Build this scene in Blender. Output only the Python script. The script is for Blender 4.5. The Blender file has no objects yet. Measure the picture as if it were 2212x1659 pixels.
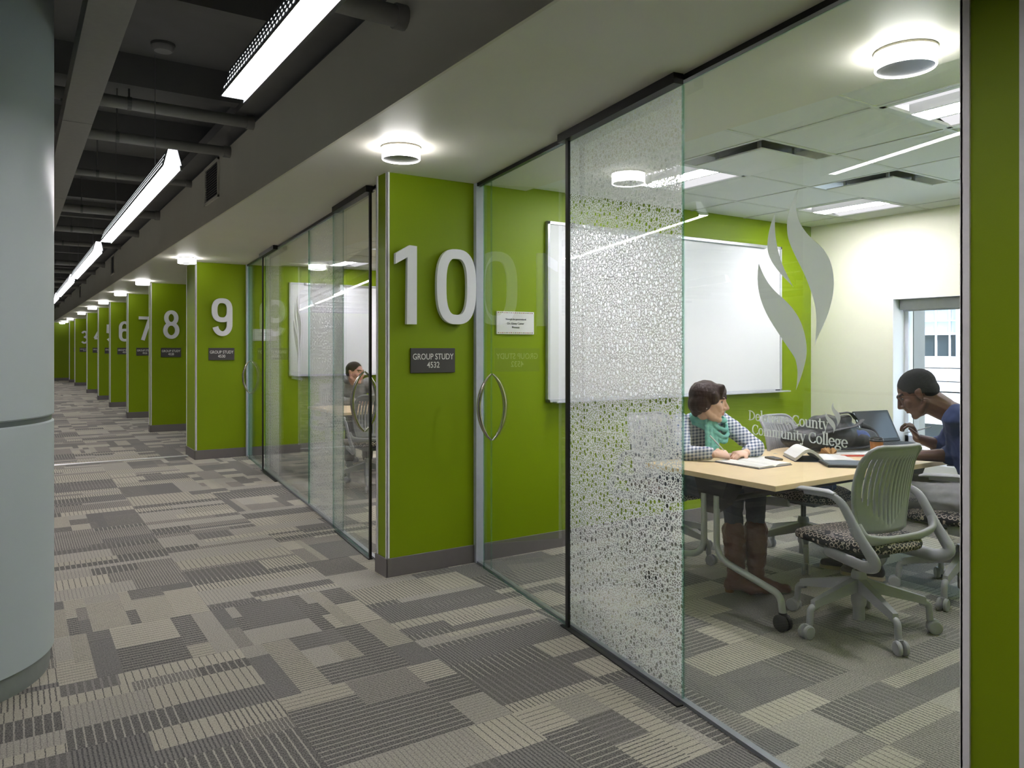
import bpy, math, random
import numpy as np
from mathutils import Vector as V, Matrix, noise
PI = math.pi
SC = bpy.context.scene
COL = SC.collection
random.seed(7)
rnd = random.Random(11)

# ------------------------------------------------------------------ camera, world, exposure
TH = math.atan(1078.0 / 1646.0)
cam_d = bpy.data.cameras.new('camera')
cam = bpy.data.objects.new('camera', cam_d)
COL.objects.link(cam)
cam.location = (0, 0, 1.4)
cam.rotation_euler = (PI / 2, 0, -TH)
cam_d.sensor_width = 36.0
cam_d.lens = 1646.0 / 2212.0 * 36.0
cam_d.shift_y = -(829.5 - 751.0) / 2212.0
cam_d.clip_start = 0.05
cam_d.clip_end = 300
SC.camera = cam

world = bpy.data.worlds.new('daylight')
SC.world = world
world.use_nodes = True
wn = world.node_tree
for n_ in list(wn.nodes):
    wn.nodes.remove(n_)
w_out = wn.nodes.new('ShaderNodeOutputWorld')
w_bg = wn.nodes.new('ShaderNodeBackground')
w_sky = wn.nodes.new('ShaderNodeTexSky')
w_sky.sky_type = 'PREETHAM'
w_sky.sun_direction = V((-0.4, -0.5, 0.76)).normalized()
w_sky.turbidity = 5.0
w_bg.inputs['Strength'].default_value = 2.8
wn.links.new(w_sky.outputs[0], w_bg.inputs['Color'])
wn.links.new(w_bg.outputs[0], w_out.inputs['Surface'])

sun_d = bpy.data.lights.new('sun', 'SUN')
sun_d.energy = 6.5
sun_d.angle = 0.02
sun = bpy.data.objects.new('sun', sun_d)
COL.objects.link(sun)
sun.rotation_euler = (math.radians(40), 0, math.radians(-39))

SC.view_settings.view_transform = 'Standard'
SC.view_settings.look = 'None'
SC.view_settings.gamma = 1.0
SC.view_settings.use_curve_mapping = False
SC.view_settings.exposure = 0.48
try:
    cy = SC.cycles
    cy.max_bounces = 7
    cy.diffuse_bounces = 4
    cy.glossy_bounces = 4
    cy.transmission_bounces = 4
    cy.transparent_max_bounces = 24
    cy.caustics_reflective = False
    cy.caustics_refractive = False
    cy.sample_clamp_indirect = 6.0
    cy.use_denoising = True
    cy.blur_glossy = 0.5
except Exception:
    pass

L_PENDANT, L_TROFFER, L_DRUM = 25.0, 62.0, 16.0


# ------------------------------------------------------------------ materials
def lin(c):
    r = []
    for x in c[:3]:
        x = x / 255.0
        r.append(x / 12.92 if x <= 0.04045 else ((x + 0.055) / 1.055) ** 2.4)
    return (r[0], r[1], r[2], 1.0)


class NT:
    def __init__(s, name):
        s.m = bpy.data.materials.new(name)
        s.m.use_nodes = True
        s.t = s.m.node_tree
        for n in list(s.t.nodes):
            s.t.nodes.remove(n)
        s.out = s.t.nodes.new('ShaderNodeOutputMaterial')

    def n(s, kind, _v=None, **inp):
        nd = s.t.nodes.new('ShaderNode' + kind)
        for k, x in (_v or {}).items():
            setattr(nd, k, x)
        for k, x in inp.items():
            key = k.replace('_', ' ')
            if k[0] == 'i' and k[1:].isdigit():
                sock = nd.inputs[int(k[1:])]
            else:
                sock = nd.inputs[key]
            if isinstance(x, bpy.types.NodeSocket):
                s.t.links.new(x, sock)
            else:
                sock.default_value = x
        return nd

    def math(s, op, a, b=0.0, c=0.0):
        return s.n('Math', {'operation': op}, i0=a, i1=b, i2=c).outputs[0]

    def mix(s, f, a, b):
        nd = s.n('Mix', {'data_type': 'RGBA'})
        for i, x in ((0, f), (6, a), (7, b)):
            if isinstance(x, bpy.types.NodeSocket):
                s.t.links.new(x, nd.inputs[i])
            else:
                nd.inputs[i].default_value = x
        return nd.outputs[2]

    def done(s, sh):
        s.t.links.new(sh, s.out.inputs['Surface'])
        return s.m


MATS = {}


def mat(name, c, rough=0.5, metal=0.0, var=0.06, scale=30.0, bump=0.0, bscale=200.0, c2=None, coat=0.0, stretch=None):
    if name in MATS:
        return MATS[name]
    b = NT(name)
    tc = b.n('TexCoord').outputs['Object']
    if stretch:
        tc = b.n('Mapping', None, Vector=tc, Scale=stretch).outputs[0]
    nz = b.n('TexNoise', None, Vector=tc, Scale=scale, Detail=3.0)
    a = lin(c)
    d = lin(c2) if c2 else tuple(x * (1 - var * 2) for x in a[:3]) + (1,)
    cr = b.mix(nz.outputs[0], d, a if c2 else tuple(min(1, x * (1 + var)) for x in a[:3]) + (1,))
    p = b.n('BsdfPrincipled', None, Base_Color=cr, Roughness=rough, Metallic=metal)
    if coat:
        p.inputs['Coat Weight'].default_value = coat
    if bump:
        n2 = b.n('TexNoise', None, Vector=tc, Scale=bscale, Detail=2.0)
        bp = b.n('Bump', None, Strength=bump, Distance=0.01, Height=n2.outputs[0])
        b.t.links.new(bp.outputs[0], p.inputs['Normal'])
    MATS[name] = b.done(p.outputs[0])
    return MATS[name]


def emit(name, c, s):
    b = NT(name)
    e = b.n('Emission', None, Color=lin(c), Strength=s)
    MATS[name] = b.done(e.outputs[0])
    return MATS[name]


def make_glass(name, tint):
    b = NT(name)
    fr = b.n('Fresnel', None, IOR=1.5).outputs[0]
    bf = b.n('NewGeometry').outputs['Backfacing']
    fac = b.math('MULTIPLY', b.math('MULTIPLY', fr, 1.75), b.math('SUBTRACT', 1.0, bf))
    fac = b.math('MINIMUM', fac, 1.0)
    tr = b.n('BsdfTransparent', None, Color=tint)
    gl = b.n('BsdfGlossy', None, Color=(1, 1, 1, 1), Roughness=0.0)
    return b.done(b.n('MixShader', None, i0=fac, i1=tr.outputs[0], i2=gl.outputs[0]).outputs[0])


GLASS = make_glass('storefront_glass', (0.975, 0.992, 0.984, 1))
b = NT('glass_edge')
GEDGE = b.done(b.n('MixShader', None, i0=0.22,
                   i1=b.n('BsdfTransparent', None, Color=lin((214, 238, 230))).outputs[0],
                   i2=b.n('BsdfPrincipled', None, Base_Color=lin((120, 180, 165)), Roughness=0.15).outputs[0]).outputs[0])

# printed film: white ink with round clear holes of mixed size
b = NT('dotted_film')
uv = b.n('UVMap').outputs[0]
va = b.n('TexVoronoi', {'voronoi_dimensions': '2D'}, Vector=uv, Scale=27.0, Randomness=0.85)
big_r = b.math('MULTIPLY', b.math('GREATER_THAN', b.n('SeparateColor', None, Color=va.outputs['Color']).outputs[0], 0.25), 0.23)
big = b.math('LESS_THAN', va.outputs['Distance'], big_r)
bigm = b.math('LESS_THAN', va.outputs['Distance'], b.math('MULTIPLY', big_r, 1.4))
vb = b.n('TexVoronoi', {'voronoi_dimensions': '2D'}, Vector=uv, Scale=88.0, Randomness=0.9)
vc = b.n('TexVoronoi', {'voronoi_dimensions': '2D', 'feature': 'DISTANCE_TO_EDGE'}, Vector=uv, Scale=88.0, Randomness=0.9)
sm = b.math('MULTIPLY', b.math('LESS_THAN', vb.outputs['Distance'], 0.33), b.math('GREATER_THAN', vc.outputs['Distance'], 0.13))
sm = b.math('MULTIPLY', sm, b.math('SUBTRACT', 1.0, bigm))
hole = b.math('MAXIMUM', big, sm)
ink = b.n('MixShader', None, i0=0.5, i1=b.n('BsdfDiffuse', None, Color=(0.95, 0.95, 0.95, 1)).outputs[0],
          i2=b.n('BsdfTranslucent', None, Color=(0.95, 0.95, 0.95, 1)).outputs[0])
FRIT = b.done(b.n('MixShader', None, i0=hole, i1=ink.outputs[0], i2=b.n('BsdfTransparent').outputs[0]).outputs[0])

b = NT('frosted_vinyl')
ink = b.n('MixShader', None, i0=0.72, i1=b.n('BsdfDiffuse', None, Color=(0.9, 0.91, 0.92, 1)).outputs[0],
          i2=b.n('BsdfTranslucent', None, Color=(0.94, 0.96, 0.97, 1)).outputs[0])
VINYL = b.done(b.n('MixShader', None, i0=0.1, i1=ink.outputs[0], i2=b.n('BsdfTransparent').outputs[0]).outputs[0])

# carpet: colours and rib data come from each woven patch of the floor mesh
b = NT('patchwork_carpet')
ca = b.n('Attribute', {'attribute_name': 'ca'}).outputs['Color']
cb = b.n('Attribute', {'attribute_name': 'cb'}).outputs['Color']
pp = b.n('SeparateColor', None, Color=b.n('Attribute', {'attribute_name': 'pp'}).outputs['Color'])
pos = b.n('NewGeometry').outputs['Position']
wob = b.n('TexNoise', None, Vector=pos, Scale=60.0, Detail=1.0).outputs[0]
sx = b.n('SeparateXYZ', None, Vector=pos)
ori = pp.outputs[0]
along = b.n('Mix', {'data_type': 'FLOAT'}, i0=ori, i2=sx.outputs[0], i3=sx.outputs[1]).outputs[0]
cross = b.n('Mix', {'data_type': 'FLOAT'}, i0=ori, i2=sx.outputs[1], i3=sx.outputs[0]).outputs[0]
wv = b.math('ADD', along, b.math('MULTIPLY', b.math('SUBTRACT', wob, 0.5), 0.006))
fr = b.math('FRACT', b.math('DIVIDE', wv, pp.outputs[1]))
line = b.math('LESS_THAN', fr, pp.outputs[2])
sp = b.n('TexNoise', None, Vector=pos, Scale=170.0, Detail=3.0).outputs[0]
spk = b.n('MapRange', None, Value=sp, i1=0.38, i2=0.62, i3=0.0, i4=1.0).outputs[0]
row = b.math('LESS_THAN', b.math('FRACT', b.math('DIVIDE', cross, 0.0105)), 0.35)
base = b.mix(b.math('MULTIPLY', row, 0.14), ca, cb)
colr = b.mix(line, base, cb)
colr = b.mix(b.math('MULTIPLY', spk, 0.5), colr, b.mix(0.5, ca, cb))
hs = b.n('HueSaturation', None, Value=b.n('MapRange', None, Value=sp, i1=0.3, i2=0.7, i3=0.6, i4=1.32).outputs[0], Color=colr)
cp = b.n('BsdfPrincipled', None, Base_Color=hs.outputs[0], Roughness=0.95)
cp.inputs['Specular IOR Level'].default_value = 0.15
bp = b.n('Bump', None, Strength=0.35, Distance=0.004, Height=sp)
b.t.links.new(bp.outputs[0], cp.inputs['Normal'])
CARPET = b.done(cp.outputs[0])

# woven seat cloth with pale rings
b = NT('ring_cloth')
tc = b.n('TexCoord').outputs['Object']
vo = b.n('TexVoronoi', None, Vector=tc, Scale=38.0, Randomness=0.3)
rg = b.math('LESS_THAN', b.math('ABSOLUTE', b.math('SUBTRACT', vo.outputs['Distance'], 0.42)), 0.06)
SEATCLOTH = b.done(b.n('BsdfPrincipled', None, Base_Color=b.mix(rg, lin((28, 27, 30)), lin((186, 174, 160))), Roughness=0.85).outputs[0])

# checked shirt cloth
b = NT('checked_cloth')
so = b.n('SeparateXYZ', None, Vector=b.n('TexCoord').outputs['Object'])
d1 = b.math('SUBTRACT', b.math('MULTIPLY', so.outputs[0], 0.67), b.math('MULTIPLY', so.outputs[1], 0.74))
w1 = b.math('LESS_THAN', b.math('FRACT', b.math('DIVIDE', d1, 0.022)), 0.48)
w2 = b.math('LESS_THAN', b.math('FRACT', b.math('DIVIDE', b.math('ADD', so.outputs[2], b.math('MULTIPLY', so.outputs[1], 0.2)), 0.02)), 0.48)
ck = b.math('MULTIPLY', b.math('ADD', w1, w2), 0.5)
CHECK = b.done(b.n('BsdfPrincipled', None, Base_Color=b.mix(ck, lin((228, 230, 236)), lin((78, 96, 128))), Roughness=0.9).outputs[0])

GREEN = mat('green_paint', (126, 151, 0), 0.5, var=0.04, scale=1.5, bump=0.03, bscale=260)
[n_ for n_ in GREEN.node_tree.nodes if n_.type == 'BSDF_PRINCIPLED'][0].inputs['Specular IOR Level'].default_value = 0.28
WHITE_TRIM = mat('white_trim', (236, 236, 236), 0.4)
BASEB = mat('grey_baseboard', (112, 108, 106), 0.5, var=0.03)
SOFFIT = mat('soffit_paint', (232, 229, 218), 0.5, var=0.02, scale=3)
FASCIA = mat('fascia_paint', (222, 219, 202), 0.6, var=0.03, scale=3)
DARKC = mat('dark_ceiling_paint', (112, 112, 110), 0.8, var=0.08, scale=6)
DARKP = mat('dark_pipe_paint', (140, 140, 134), 0.6, var=0.06)
CREAM = mat('cream_wall_paint', (236, 236, 216), 0.6, var=0.02, scale=2)
TILE = mat('ceiling_tile_fibre', (240, 241, 240), 0.85, var=0.03, scale=80, bump=0.08, bscale=400)
TBAR = mat('white_grid_metal', (226, 228, 226), 0.4)
WHITE = mat('white_enamel', (235, 236, 236), 0.35, var=0.01)
ALU = mat('brushed_aluminium', (200, 203, 206), 0.35, 0.8, var=0.03)
STEEL = mat('satin_steel', (196, 190, 178), 0.22, 1.0, var=0.03)
BLACK = mat('black_rubber', (16, 17, 18), 0.5)
BLACKM = mat('black_metal', (26, 28, 30), 0.4, 0.3)
COLUMN = mat('column_lacquer', (182, 194, 196), 0.42, 0.0, var=0.02, scale=2)
GREYP = mat('grey_chair_plastic', (164, 165, 170), 0.4, var=0.02)
GREYD = mat('dark_grey_plastic', (74, 78, 80), 0.5)
SIGNG = mat('charcoal_sign', (68, 66, 66), 0.5, var=0.03)
SIGNW = mat('sign_lettering', (226, 226, 222), 0.5, var=0.01)
NUMW = mat('numeral_enamel', (240, 242, 246), 0.35, var=0.01)
BOARD = mat('whiteboard_enamel', (240, 243, 246), 0.18, var=0.01)
MAPLE = mat('maple_laminate', (240, 216, 174), 0.35, c2=(226, 200, 154), scale=9, stretch=(0.6, 7, 7))
CONCRETE = mat('concrete', (168, 164, 156), 0.85, var=0.1, scale=9, bump=0.1, bscale=60)
LENS = emit('pendant_lens', (255, 248, 252), L_PENDANT)
PERF = emit('pendant_perforation', (246, 250, 255), 3.5)
TROF = emit('troffer_lens', (255, 247, 255), L_TROFFER)
DRUM = emit('drum_shade', (255, 252, 250), L_DRUM)
PAPER = mat('paper', (240, 239, 234), 0.8, var=0.02)
PAGE = mat('page_edges', (214, 212, 205), 0.85, var=0.1, scale=400)
INK = mat('ink_grey', (70, 72, 90), 0.8)


# ------------------------------------------------------------------ mesh helpers
OFF = {}
WORD = {10: 'ten', 9: 'nine', 8: 'eight', 7: 'seven', 6: 'six', 5: 'five', 4: 'four', 3: 'three', 2: 'two'}


class MB:
    def __init__(s):
        s.v, s.f, s.mi, s.uv = [], [], [], {}

    def add(s, vs, fs, mi=0):
        o = len(s.v)
        s.v += [tuple(p) for p in vs]
        s.f += [tuple(i + o for i in q) for q in fs]
        s.mi += [mi] * len(fs)
        return s

    def box(s, x0, x1, y0, y1, z0, z1, mi=0, M=None):
        vs = [V((x, y, z)) for x in (x0, x1) for y in (y0, y1) for z in (z0, z1)]
        if M:
            vs = [M @ p for p in vs]
        return s.add(vs, [(0, 1, 3, 2), (4, 6, 7, 5), (0, 4, 5, 1), (2, 3, 7, 6), (0, 2, 6, 4), (1, 5, 7, 3)], mi)

    def wall(s, p0, p1, z0, z1, t0, t1, mi=0):
        """upright slab along the plan line p0-p1, between offsets t0..t1 on its right-hand normal"""
        d = (V(p1) - V(p0)).normalized()
        n = V((d.y, -d.x))
        q = [V(p0) + n * t0, V(p1) + n * t0, V(p1) + n * t1, V(p0) + n * t1]
        vs = [(a.x, a.y, z) for z in (z0, z1) for a in q]
        return s.add(vs, [(3, 2, 1, 0), (4, 5, 6, 7), (0, 1, 5, 4), (1, 2, 6, 5), (2, 3, 7, 6), (3, 0, 4, 7)], mi)

    def tube(s, pts, r, n=10, mi=0, cap=True, flat=None, up=None):
        pts = [V(p) for p in pts]
        rs = r if isinstance(r, (list, tuple)) else [r] * len(pts)
        vs, fs = [], []
        a = None
        for i, p in enumerate(pts):
            t = (pts[min(i + 1, len(pts) - 1)] - pts[max(i - 1, 0)]).normalized()
            if a is None:
                ref = V(up) if up else (V((0, 0, 1)) if abs(t.z) < 0.9 else V((1, 0, 0)))
                a = (ref - t * ref.dot(t)).normalized()
            else:
                a = (a - t * a.dot(t)).normalized()
            c = t.cross(a)
            fl = flat if flat else 1.0
            for k in range(n):
                g = 2 * PI * k / n
                vs.append(p + a * math.cos(g) * rs[i] * fl + c * math.sin(g) * rs[i])
        m = len(pts)
        for i in range(m - 1):
            for k in range(n):
                fs.append((i * n + k, i * n + (k + 1) % n, (i + 1) * n + (k + 1) % n, (i + 1) * n + k))
        if cap:
            fs.append(tuple(range(n - 1, -1, -1)))
            fs.append(tuple((m - 1) * n + k for k in range(n)))
        return s.add(vs, fs, mi)

    def lathe(s, prof, c=(0, 0, 0), n=24, mi=0, axis='z', closed=False):
        vs, fs = [], []
        for (r, h) in prof:
            for k in range(n):
                g = 2 * PI * k / n
                p = (r * math.cos(g), r * math.sin(g), h)
                if axis == 'x':
                    p = (h, p[0], p[1])
                elif axis == 'y':
                    p = (p[1], h, p[0])
                vs.append(V(p) + V(c))
        m = len(prof)
        for i in range(m - 1 + (1 if closed else 0)):
            j = (i + 1) % m
            for k in range(n):
                fs.append((i * n + k, i * n + (k + 1) % n, j * n + (k + 1) % n, j * n + k))
        if not closed:
            if prof[0][0] > 1e-5:
                fs.append(tuple(range(n - 1, -1, -1)))
            if prof[-1][0] > 1e-5:
                fs.append(tuple((m - 1) * n + k for k in range(n)))
        return s.add(vs, fs, mi)

    def prism(s, poly, d, mi=0):
        n = len(poly)
        d = V(d)
        vs = [V(p) for p in poly] + [V(p) + d for p in poly]
        fs = [tuple(range(n - 1, -1, -1)), tuple(range(n, 2 * n))]
        fs += [(i, (i + 1) % n, n + (i + 1) % n, n + i) for i in range(n)]
        return s.add(vs, fs, mi)

    # ---- closed lumps for figures and soft things (fused later)
    def cone(s, p0, r0, p1, r1, n=12):
        p0, p1 = V(p0), V(p1)
        ax = p1 - p0
        L = ax.length
        ax = ax / L if L > 1e-6 else V((0, 0, 1))
        pts, rs = [], []
        for k in range(5):
            g = PI / 2 * (1 - k / 4 * 0.98)
            pts.append(p0 - ax * r0 * math.sin(g)); rs.append(max(r0 * math.cos(g), r0 * 0.04))
        for k in range(5):
            g = PI / 2 * (0.02 + k / 4 * 0.98)
            pts.append(p1 + ax * r1 * math.sin(g)); rs.append(max(r1 * math.cos(g), r1 * 0.04))
        return s.tube(pts, rs, n)

    def chain(s, pts, rs):
        for i in range(len(pts) - 1):
            s.cone(pts[i], rs[i], pts[i + 1], rs[i + 1])
        return s

    def ell(s, c, r, M=None, n=20, m=12):
        vs, fs = [], []
        for i in range(m + 1):
            a = PI * (i + 0.0) / m
            sa = max(math.sin(a), 0.02)
            for k in range(n):
                g = 2 * PI * k / n
                p = V((r[0] * sa * math.cos(g), r[1] * sa * math.sin(g), r[2] * math.cos(a)))
                p = p + V(c)
                vs.append(M @ p if M else p)
        for i in range(m):
            for k in range(n):
                fs.append((i * n + k, (i + 1) * n + k, (i + 1) * n + (k + 1) % n, i * n + (k + 1) % n))
        fs.append(tuple(range(n)))
        fs.append(tuple(m * n + k for k in range(n - 1, -1, -1)))
        return s.add(vs, fs)

    def loft(s, rings, n=20):
        vs, fs = [], []
        for (c, a, b2) in rings:
            for k in range(n):
                g = 2 * PI * k / n
                vs.append(V(c) + V(a) * math.cos(g) + V(b2) * math.sin(g))
        m = len(rings)
        for i in range(m - 1):
            for k in range(n):
                fs.append((i * n + k, i * n + (k + 1) % n, (i + 1) * n + (k + 1) % n, (i + 1) * n + k))
        fs.append(tuple(range(n - 1, -1, -1)))
        fs.append(tuple((m - 1) * n + k for k in range(n)))
        return s.add(vs, fs)

    def mesh(s, name, off=V((0, 0, 0))):
        me = bpy.data.meshes.new(name)
        me.from_pydata([(p[0] - off[0], p[1] - off[1], p[2] - off[2]) for p in s.v], [], s.f)
        return me

    def build(s, name, mats, parent=None, smooth=None, bevel=0.0, origin=True, sub=0, solid=0.0, label=None):
        if not isinstance(mats, (list, tuple)):
            mats = [mats]
        if parent is not None:
            off = OFF.get(parent.name, V((0, 0, 0)))
            loc = V((0, 0, 0))
        elif origin:
            P = np.array(s.v)
            lo, hi = P.min(0), P.max(0)
            off = V(((lo[0] + hi[0]) / 2, (lo[1] + hi[1]) / 2, lo[2]))
            loc = off
        else:
            off = loc = V((0, 0, 0))
        me = s.mesh(name, off)
        for m_ in mats:
            me.materials.append(m_)
        if len(mats) > 1:
            me.polygons.foreach_set('material_index', s.mi)
        if smooth is not None:
            me.polygons.foreach_set('use_smooth', [True] * len(me.polygons))
            if smooth < 180:
                me.set_sharp_from_angle(angle=math.radians(smooth))
        o = bpy.data.objects.new(name, me)
        COL.objects.link(o)
        o.location = loc
        o.parent = parent
        OFF[o.name] = off
        if solid:
            md = o.modifiers.new('solid', 'SOLIDIFY'); md.thickness = solid; md.offset = 0
        if bevel:
            md = o.modifiers.new('bevel', 'BEVEL'); md.width = bevel; md.segments = 2; md.limit_method = 'ANGLE'
        if sub:
            md = o.modifiers.new('sub', 'SUBSURF'); md.levels = sub; md.render_levels = sub
        if label:
            o['label'] = label
        return o

    def fuse(s, name, mats, parent=None, voxel=0.006, smooth=4, matfn=None, warp=None):
        """fuse the closed lumps into one continuous skin"""
        tmp = bpy.data.objects.new('fuse_tmp', s.mesh('fuse_tmp'))
        COL.objects.link(tmp)
        md = tmp.modifiers.new('r', 'REMESH'); md.mode = 'VOXEL'; md.voxel_size = voxel; md.use_smooth_shade = True
        if smooth:
            sm_ = tmp.modifiers.new('s', 'SMOOTH'); sm_.factor = 0.5; sm_.iterations = smooth
        dg = bpy.context.evaluated_depsgraph_get()
        me = bpy.data.meshes.new_from_object(tmp.evaluated_get(dg))
        me.name = name
        bpy.data.objects.remove(tmp)
        if warp:
            nv = len(me.vertices)
            co, no = np.empty(nv * 3, np.float32), np.empty(nv * 3, np.float32)
            me.vertices.foreach_get('co', co); me.vertices.foreach_get('normal', no)
            co, no = co.reshape(-1, 3), no.reshape(-1, 3)
            co = co + no * np.array([warp(q) for q in co.tolist()], np.float32)[:, None]
            me.vertices.foreach_set('co', co.ravel())
        off = OFF.get(parent.name, V((0, 0, 0))) if parent is not None else None
        if off is None:
            lo = np.array([vt.co[:] for vt in me.vertices])
            off = V(((lo[:, 0].min() + lo[:, 0].max()) / 2, (lo[:, 1].min() + lo[:, 1].max()) / 2, lo[:, 2].min()))
        if not isinstance(mats, (list, tuple)):
            mats = [mats]
        me.materials.clear()
        for m_ in mats:
            me.materials.append(m_)
        if matfn:
            me.polygons.foreach_set('material_index', [matfn(pl.center) for pl in me.polygons])
        me.transform(Matrix.Translation(-off))
        me.polygons.foreach_set('use_smooth', [True] * len(me.polygons))
        o = bpy.data.objects.new(name, me)
        COL.objects.link(o)
        if parent is None:
            o.location = off
        o.parent = parent
        OFF[o.name] = off
        return o


def tag(o, label=None, cat=None, group=None, kind=None):
    if label: o['label'] = label
    if cat: o['category'] = cat
    if group: o['group'] = group
    if kind: o['kind'] = kind
    return o


def struct(o, label=None):
    return tag(o, label, None, None, 'structure')


def thing(name, loc, label, cat, group=None, rot=0.0, world_built=False):
    o = bpy.data.objects.new(name, None)
    o.empty_display_size = 0.1
    COL.objects.link(o)
    o.location = loc
    o.rotation_euler = (0, 0, rot)
    OFF[o.name] = V(loc) if world_built else V((0, 0, 0))
    return tag(o, label, cat, group)


def dup(root, loc, rot, label, group=None):
    r = root.copy(); COL.objects.link(r)
    r.location = loc; r.rotation_euler = (0, 0, rot)
    r['label'] = label
    if group: r['group'] = group
    OFF[r.name] = V((0, 0, 0))
    for ch in list(root.children):
        c = ch.copy(); COL.objects.link(c); c.parent = r
        for g in list(ch.children):
            d = g.copy(); COL.objects.link(d); d.parent = c
    return r


def fillet(pts, r, n=5):
    """round the corners of a polyline"""
    pts = [V(p) for p in pts]
    out = [pts[0]]
    for i in range(1, len(pts) - 1):
        a, p, c = pts[i - 1], pts[i], pts[i + 1]
        d0, d1 = (a - p), (c - p)
        rr = min(r, d0.length * 0.49, d1.length * 0.49)
        s0, s1 = p + d0.normalized() * rr, p + d1.normalized() * rr
        for k in range(n + 1):
            t = k / n
            out.append(s0 * (1 - t) ** 2 + p * 2 * t * (1 - t) + s1 * t * t)
    out.append(pts[-1])
    return out


def lettering(name, lines, mats, parent, org, right, up, ext=0.0005, bold=0.0, label=None):
    """lines: (text, size, x, y, width factor); flat letters in the plane org + right*x + up*y"""
    mb = MB()
    right, up, org = V(right), V(up), V(org)
    nrm = right.cross(up)
    for (txt, size, x, y, sxf) in lines:
        cu = bpy.data.curves.new('letter_tmp', 'FONT')
        cu.body = txt; cu.size = size; cu.align_x = 'CENTER'; cu.extrude = ext; cu.offset = bold
        cu.resolution_u = 4
        ob = bpy.data.objects.new('letter_tmp', cu)
        COL.objects.link(ob)
        dg = bpy.context.evaluated_depsgraph_get()
        me = bpy.data.meshes.new_from_object(ob.evaluated_get(dg))
        bpy.data.objects.remove(ob)
        vs = [org + right * (x + p.co.x * sxf) + up * (y + p.co.y) + nrm * (p.co.z + ext) for p in me.vertices]
        mb.add(vs, [tuple(pl.vertices) for pl in me.polygons])
        bpy.data.meshes.remove(me)
    return mb.build(name, mats, parent, label=label)


# ------------------------------------------------------------------ floor
def make_floor():
    T, TX = 0.61, 0.72
    r = random.Random(5)
    lt, lt2, md_, dk, dk2 = [tuple(x * 1.0 for x in lin(c)[:3]) for c in
                             ((190, 185, 168), (174, 170, 158), (140, 138, 132), (90, 90, 89), (112, 110, 106))]
    styles = [  # base, line, pitch, duty, weight
        (lt, dk, 0.0305, 0.13, 5), (dk, lt2, 0.0305, 0.2, 4), (lt2, md_, 0.02, 0.2, 3),
        (md_, dk, 0.0152, 0.4, 3), (lt, dk, 0.0203, 0.28, 3), (dk2, lt2, 0.0152, 0.3, 3), (dk2, md_, 0.0305, 0.3, 2)]
    wts = [s_[4] for s_ in styles]
    vs, fs, A, B, P = [], [], [], [], []

    def rect(x0, x1, y0, y1, o_, st):
        n = len(vs)
        vs.extend([(x0, y0, 0), (x1, y0, 0), (x1, y1, 0), (x0, y1, 0)])
        fs.append((n, n + 1, n + 2, n + 3))
        k = r.uniform(0.93, 1.05)
        A.append(tuple(c * k for c in st[0]) + (1,)); B.append(tuple(c * k for c in st[1]) + (1,))
        P.append((o_, st[2], st[3], 1))
    x = -9.2
    ix = 0
    while x < 6.1:
        y = -4.88
        while y < 38.4:
            o_ = 1.0 if r.random() < 0.28 else 0.0
            t = 0.0
            TT = T if o_ < 0.5 else TX
            while t < TT - 0.001:
                h = r.choice((0.05, 0.07, 0.1, 0.13, 0.17, 0.22, 0.28))
                if TT - t - h < 0.05: h = TT - t
                Wd = TX if o_ < 0.5 else T
                cuts = [0.0, Wd]
                if r.random() < 0.65: cuts = [0.0, r.uniform(0.2, 0.8) * Wd, Wd]
                if r.random() < 0.15: cuts = [0.0, 0.35 * Wd, 0.7 * Wd, Wd]
                prev = None
                for a_, b_ in zip(cuts[:-1], cuts[1:]):
                    st = r.choices(styles, wts)[0]
                    if st is prev: st = r.choices(styles, wts)[0]
                    prev = st
                    if o_ < 0.5:
                        rect(x + a_, x + b_, y + t, y + t + h, 0.0, st)
                    else:
                        rect(x + t, x + t + h, y + a_, y + b_, 1.0, st)
                t += h
            y += T
        x += TX
    n = len(vs)
    me = bpy.data.meshes.new('floor')
    me.from_pydata(vs, [], fs)
    for nm, dat in (('ca', A), ('cb', B), ('pp', P)):
        at = me.attributes.new(nm, 'FLOAT_COLOR', 'FACE')
        at.data.foreach_set('color', np.array(dat, dtype=np.float32).ravel())
    me.materials.append(CARPET)
    o = bpy.data.objects.new('floor', me)
    COL.objects.link(o)
    struct(o, 'patchwork grey and beige ribbed carpet')
    sl = MB(); sl.box(-9.3, 6.3, -4.5, 38.5, -0.12, -0.004)
    sl.build('floor_slab', CONCRETE, o)


make_floor()

# ------------------------------------------------------------------ shell
XB, HS, HC, HD = 6.06, 2.47, 2.49, 3.25     # back wall, soffit, room ceiling, dark ceiling
# each divider: number, Y of the face, thickness
DIV = [(None, 0.80, 0.135), (10, 4.30, 0.15), (9, 10.12, 0.58), (8, 13.82, 0.16), (7, 16.85, 0.16), (6, 20.15, 0.16),
       (5, 23.1, 0.16), (4, 26.8, 0.16), (3, 32.3, 0.16), (2, 35.5, 0.16)]
GX = 2.54


def glass_x(k, y):
    """plan x of the slanting glass front of the room whose far divider is DIV[k]"""
    y1 = DIV[k][1] - 0.01
    y0 = DIV[k - 1][1] + DIV[k - 1][2]
    x0 = {1: 2.03, 2: 1.985}.get(k, 2.0)
    return x0 + (GX - x0) * (y - y0) / (y1 - y0)


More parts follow.
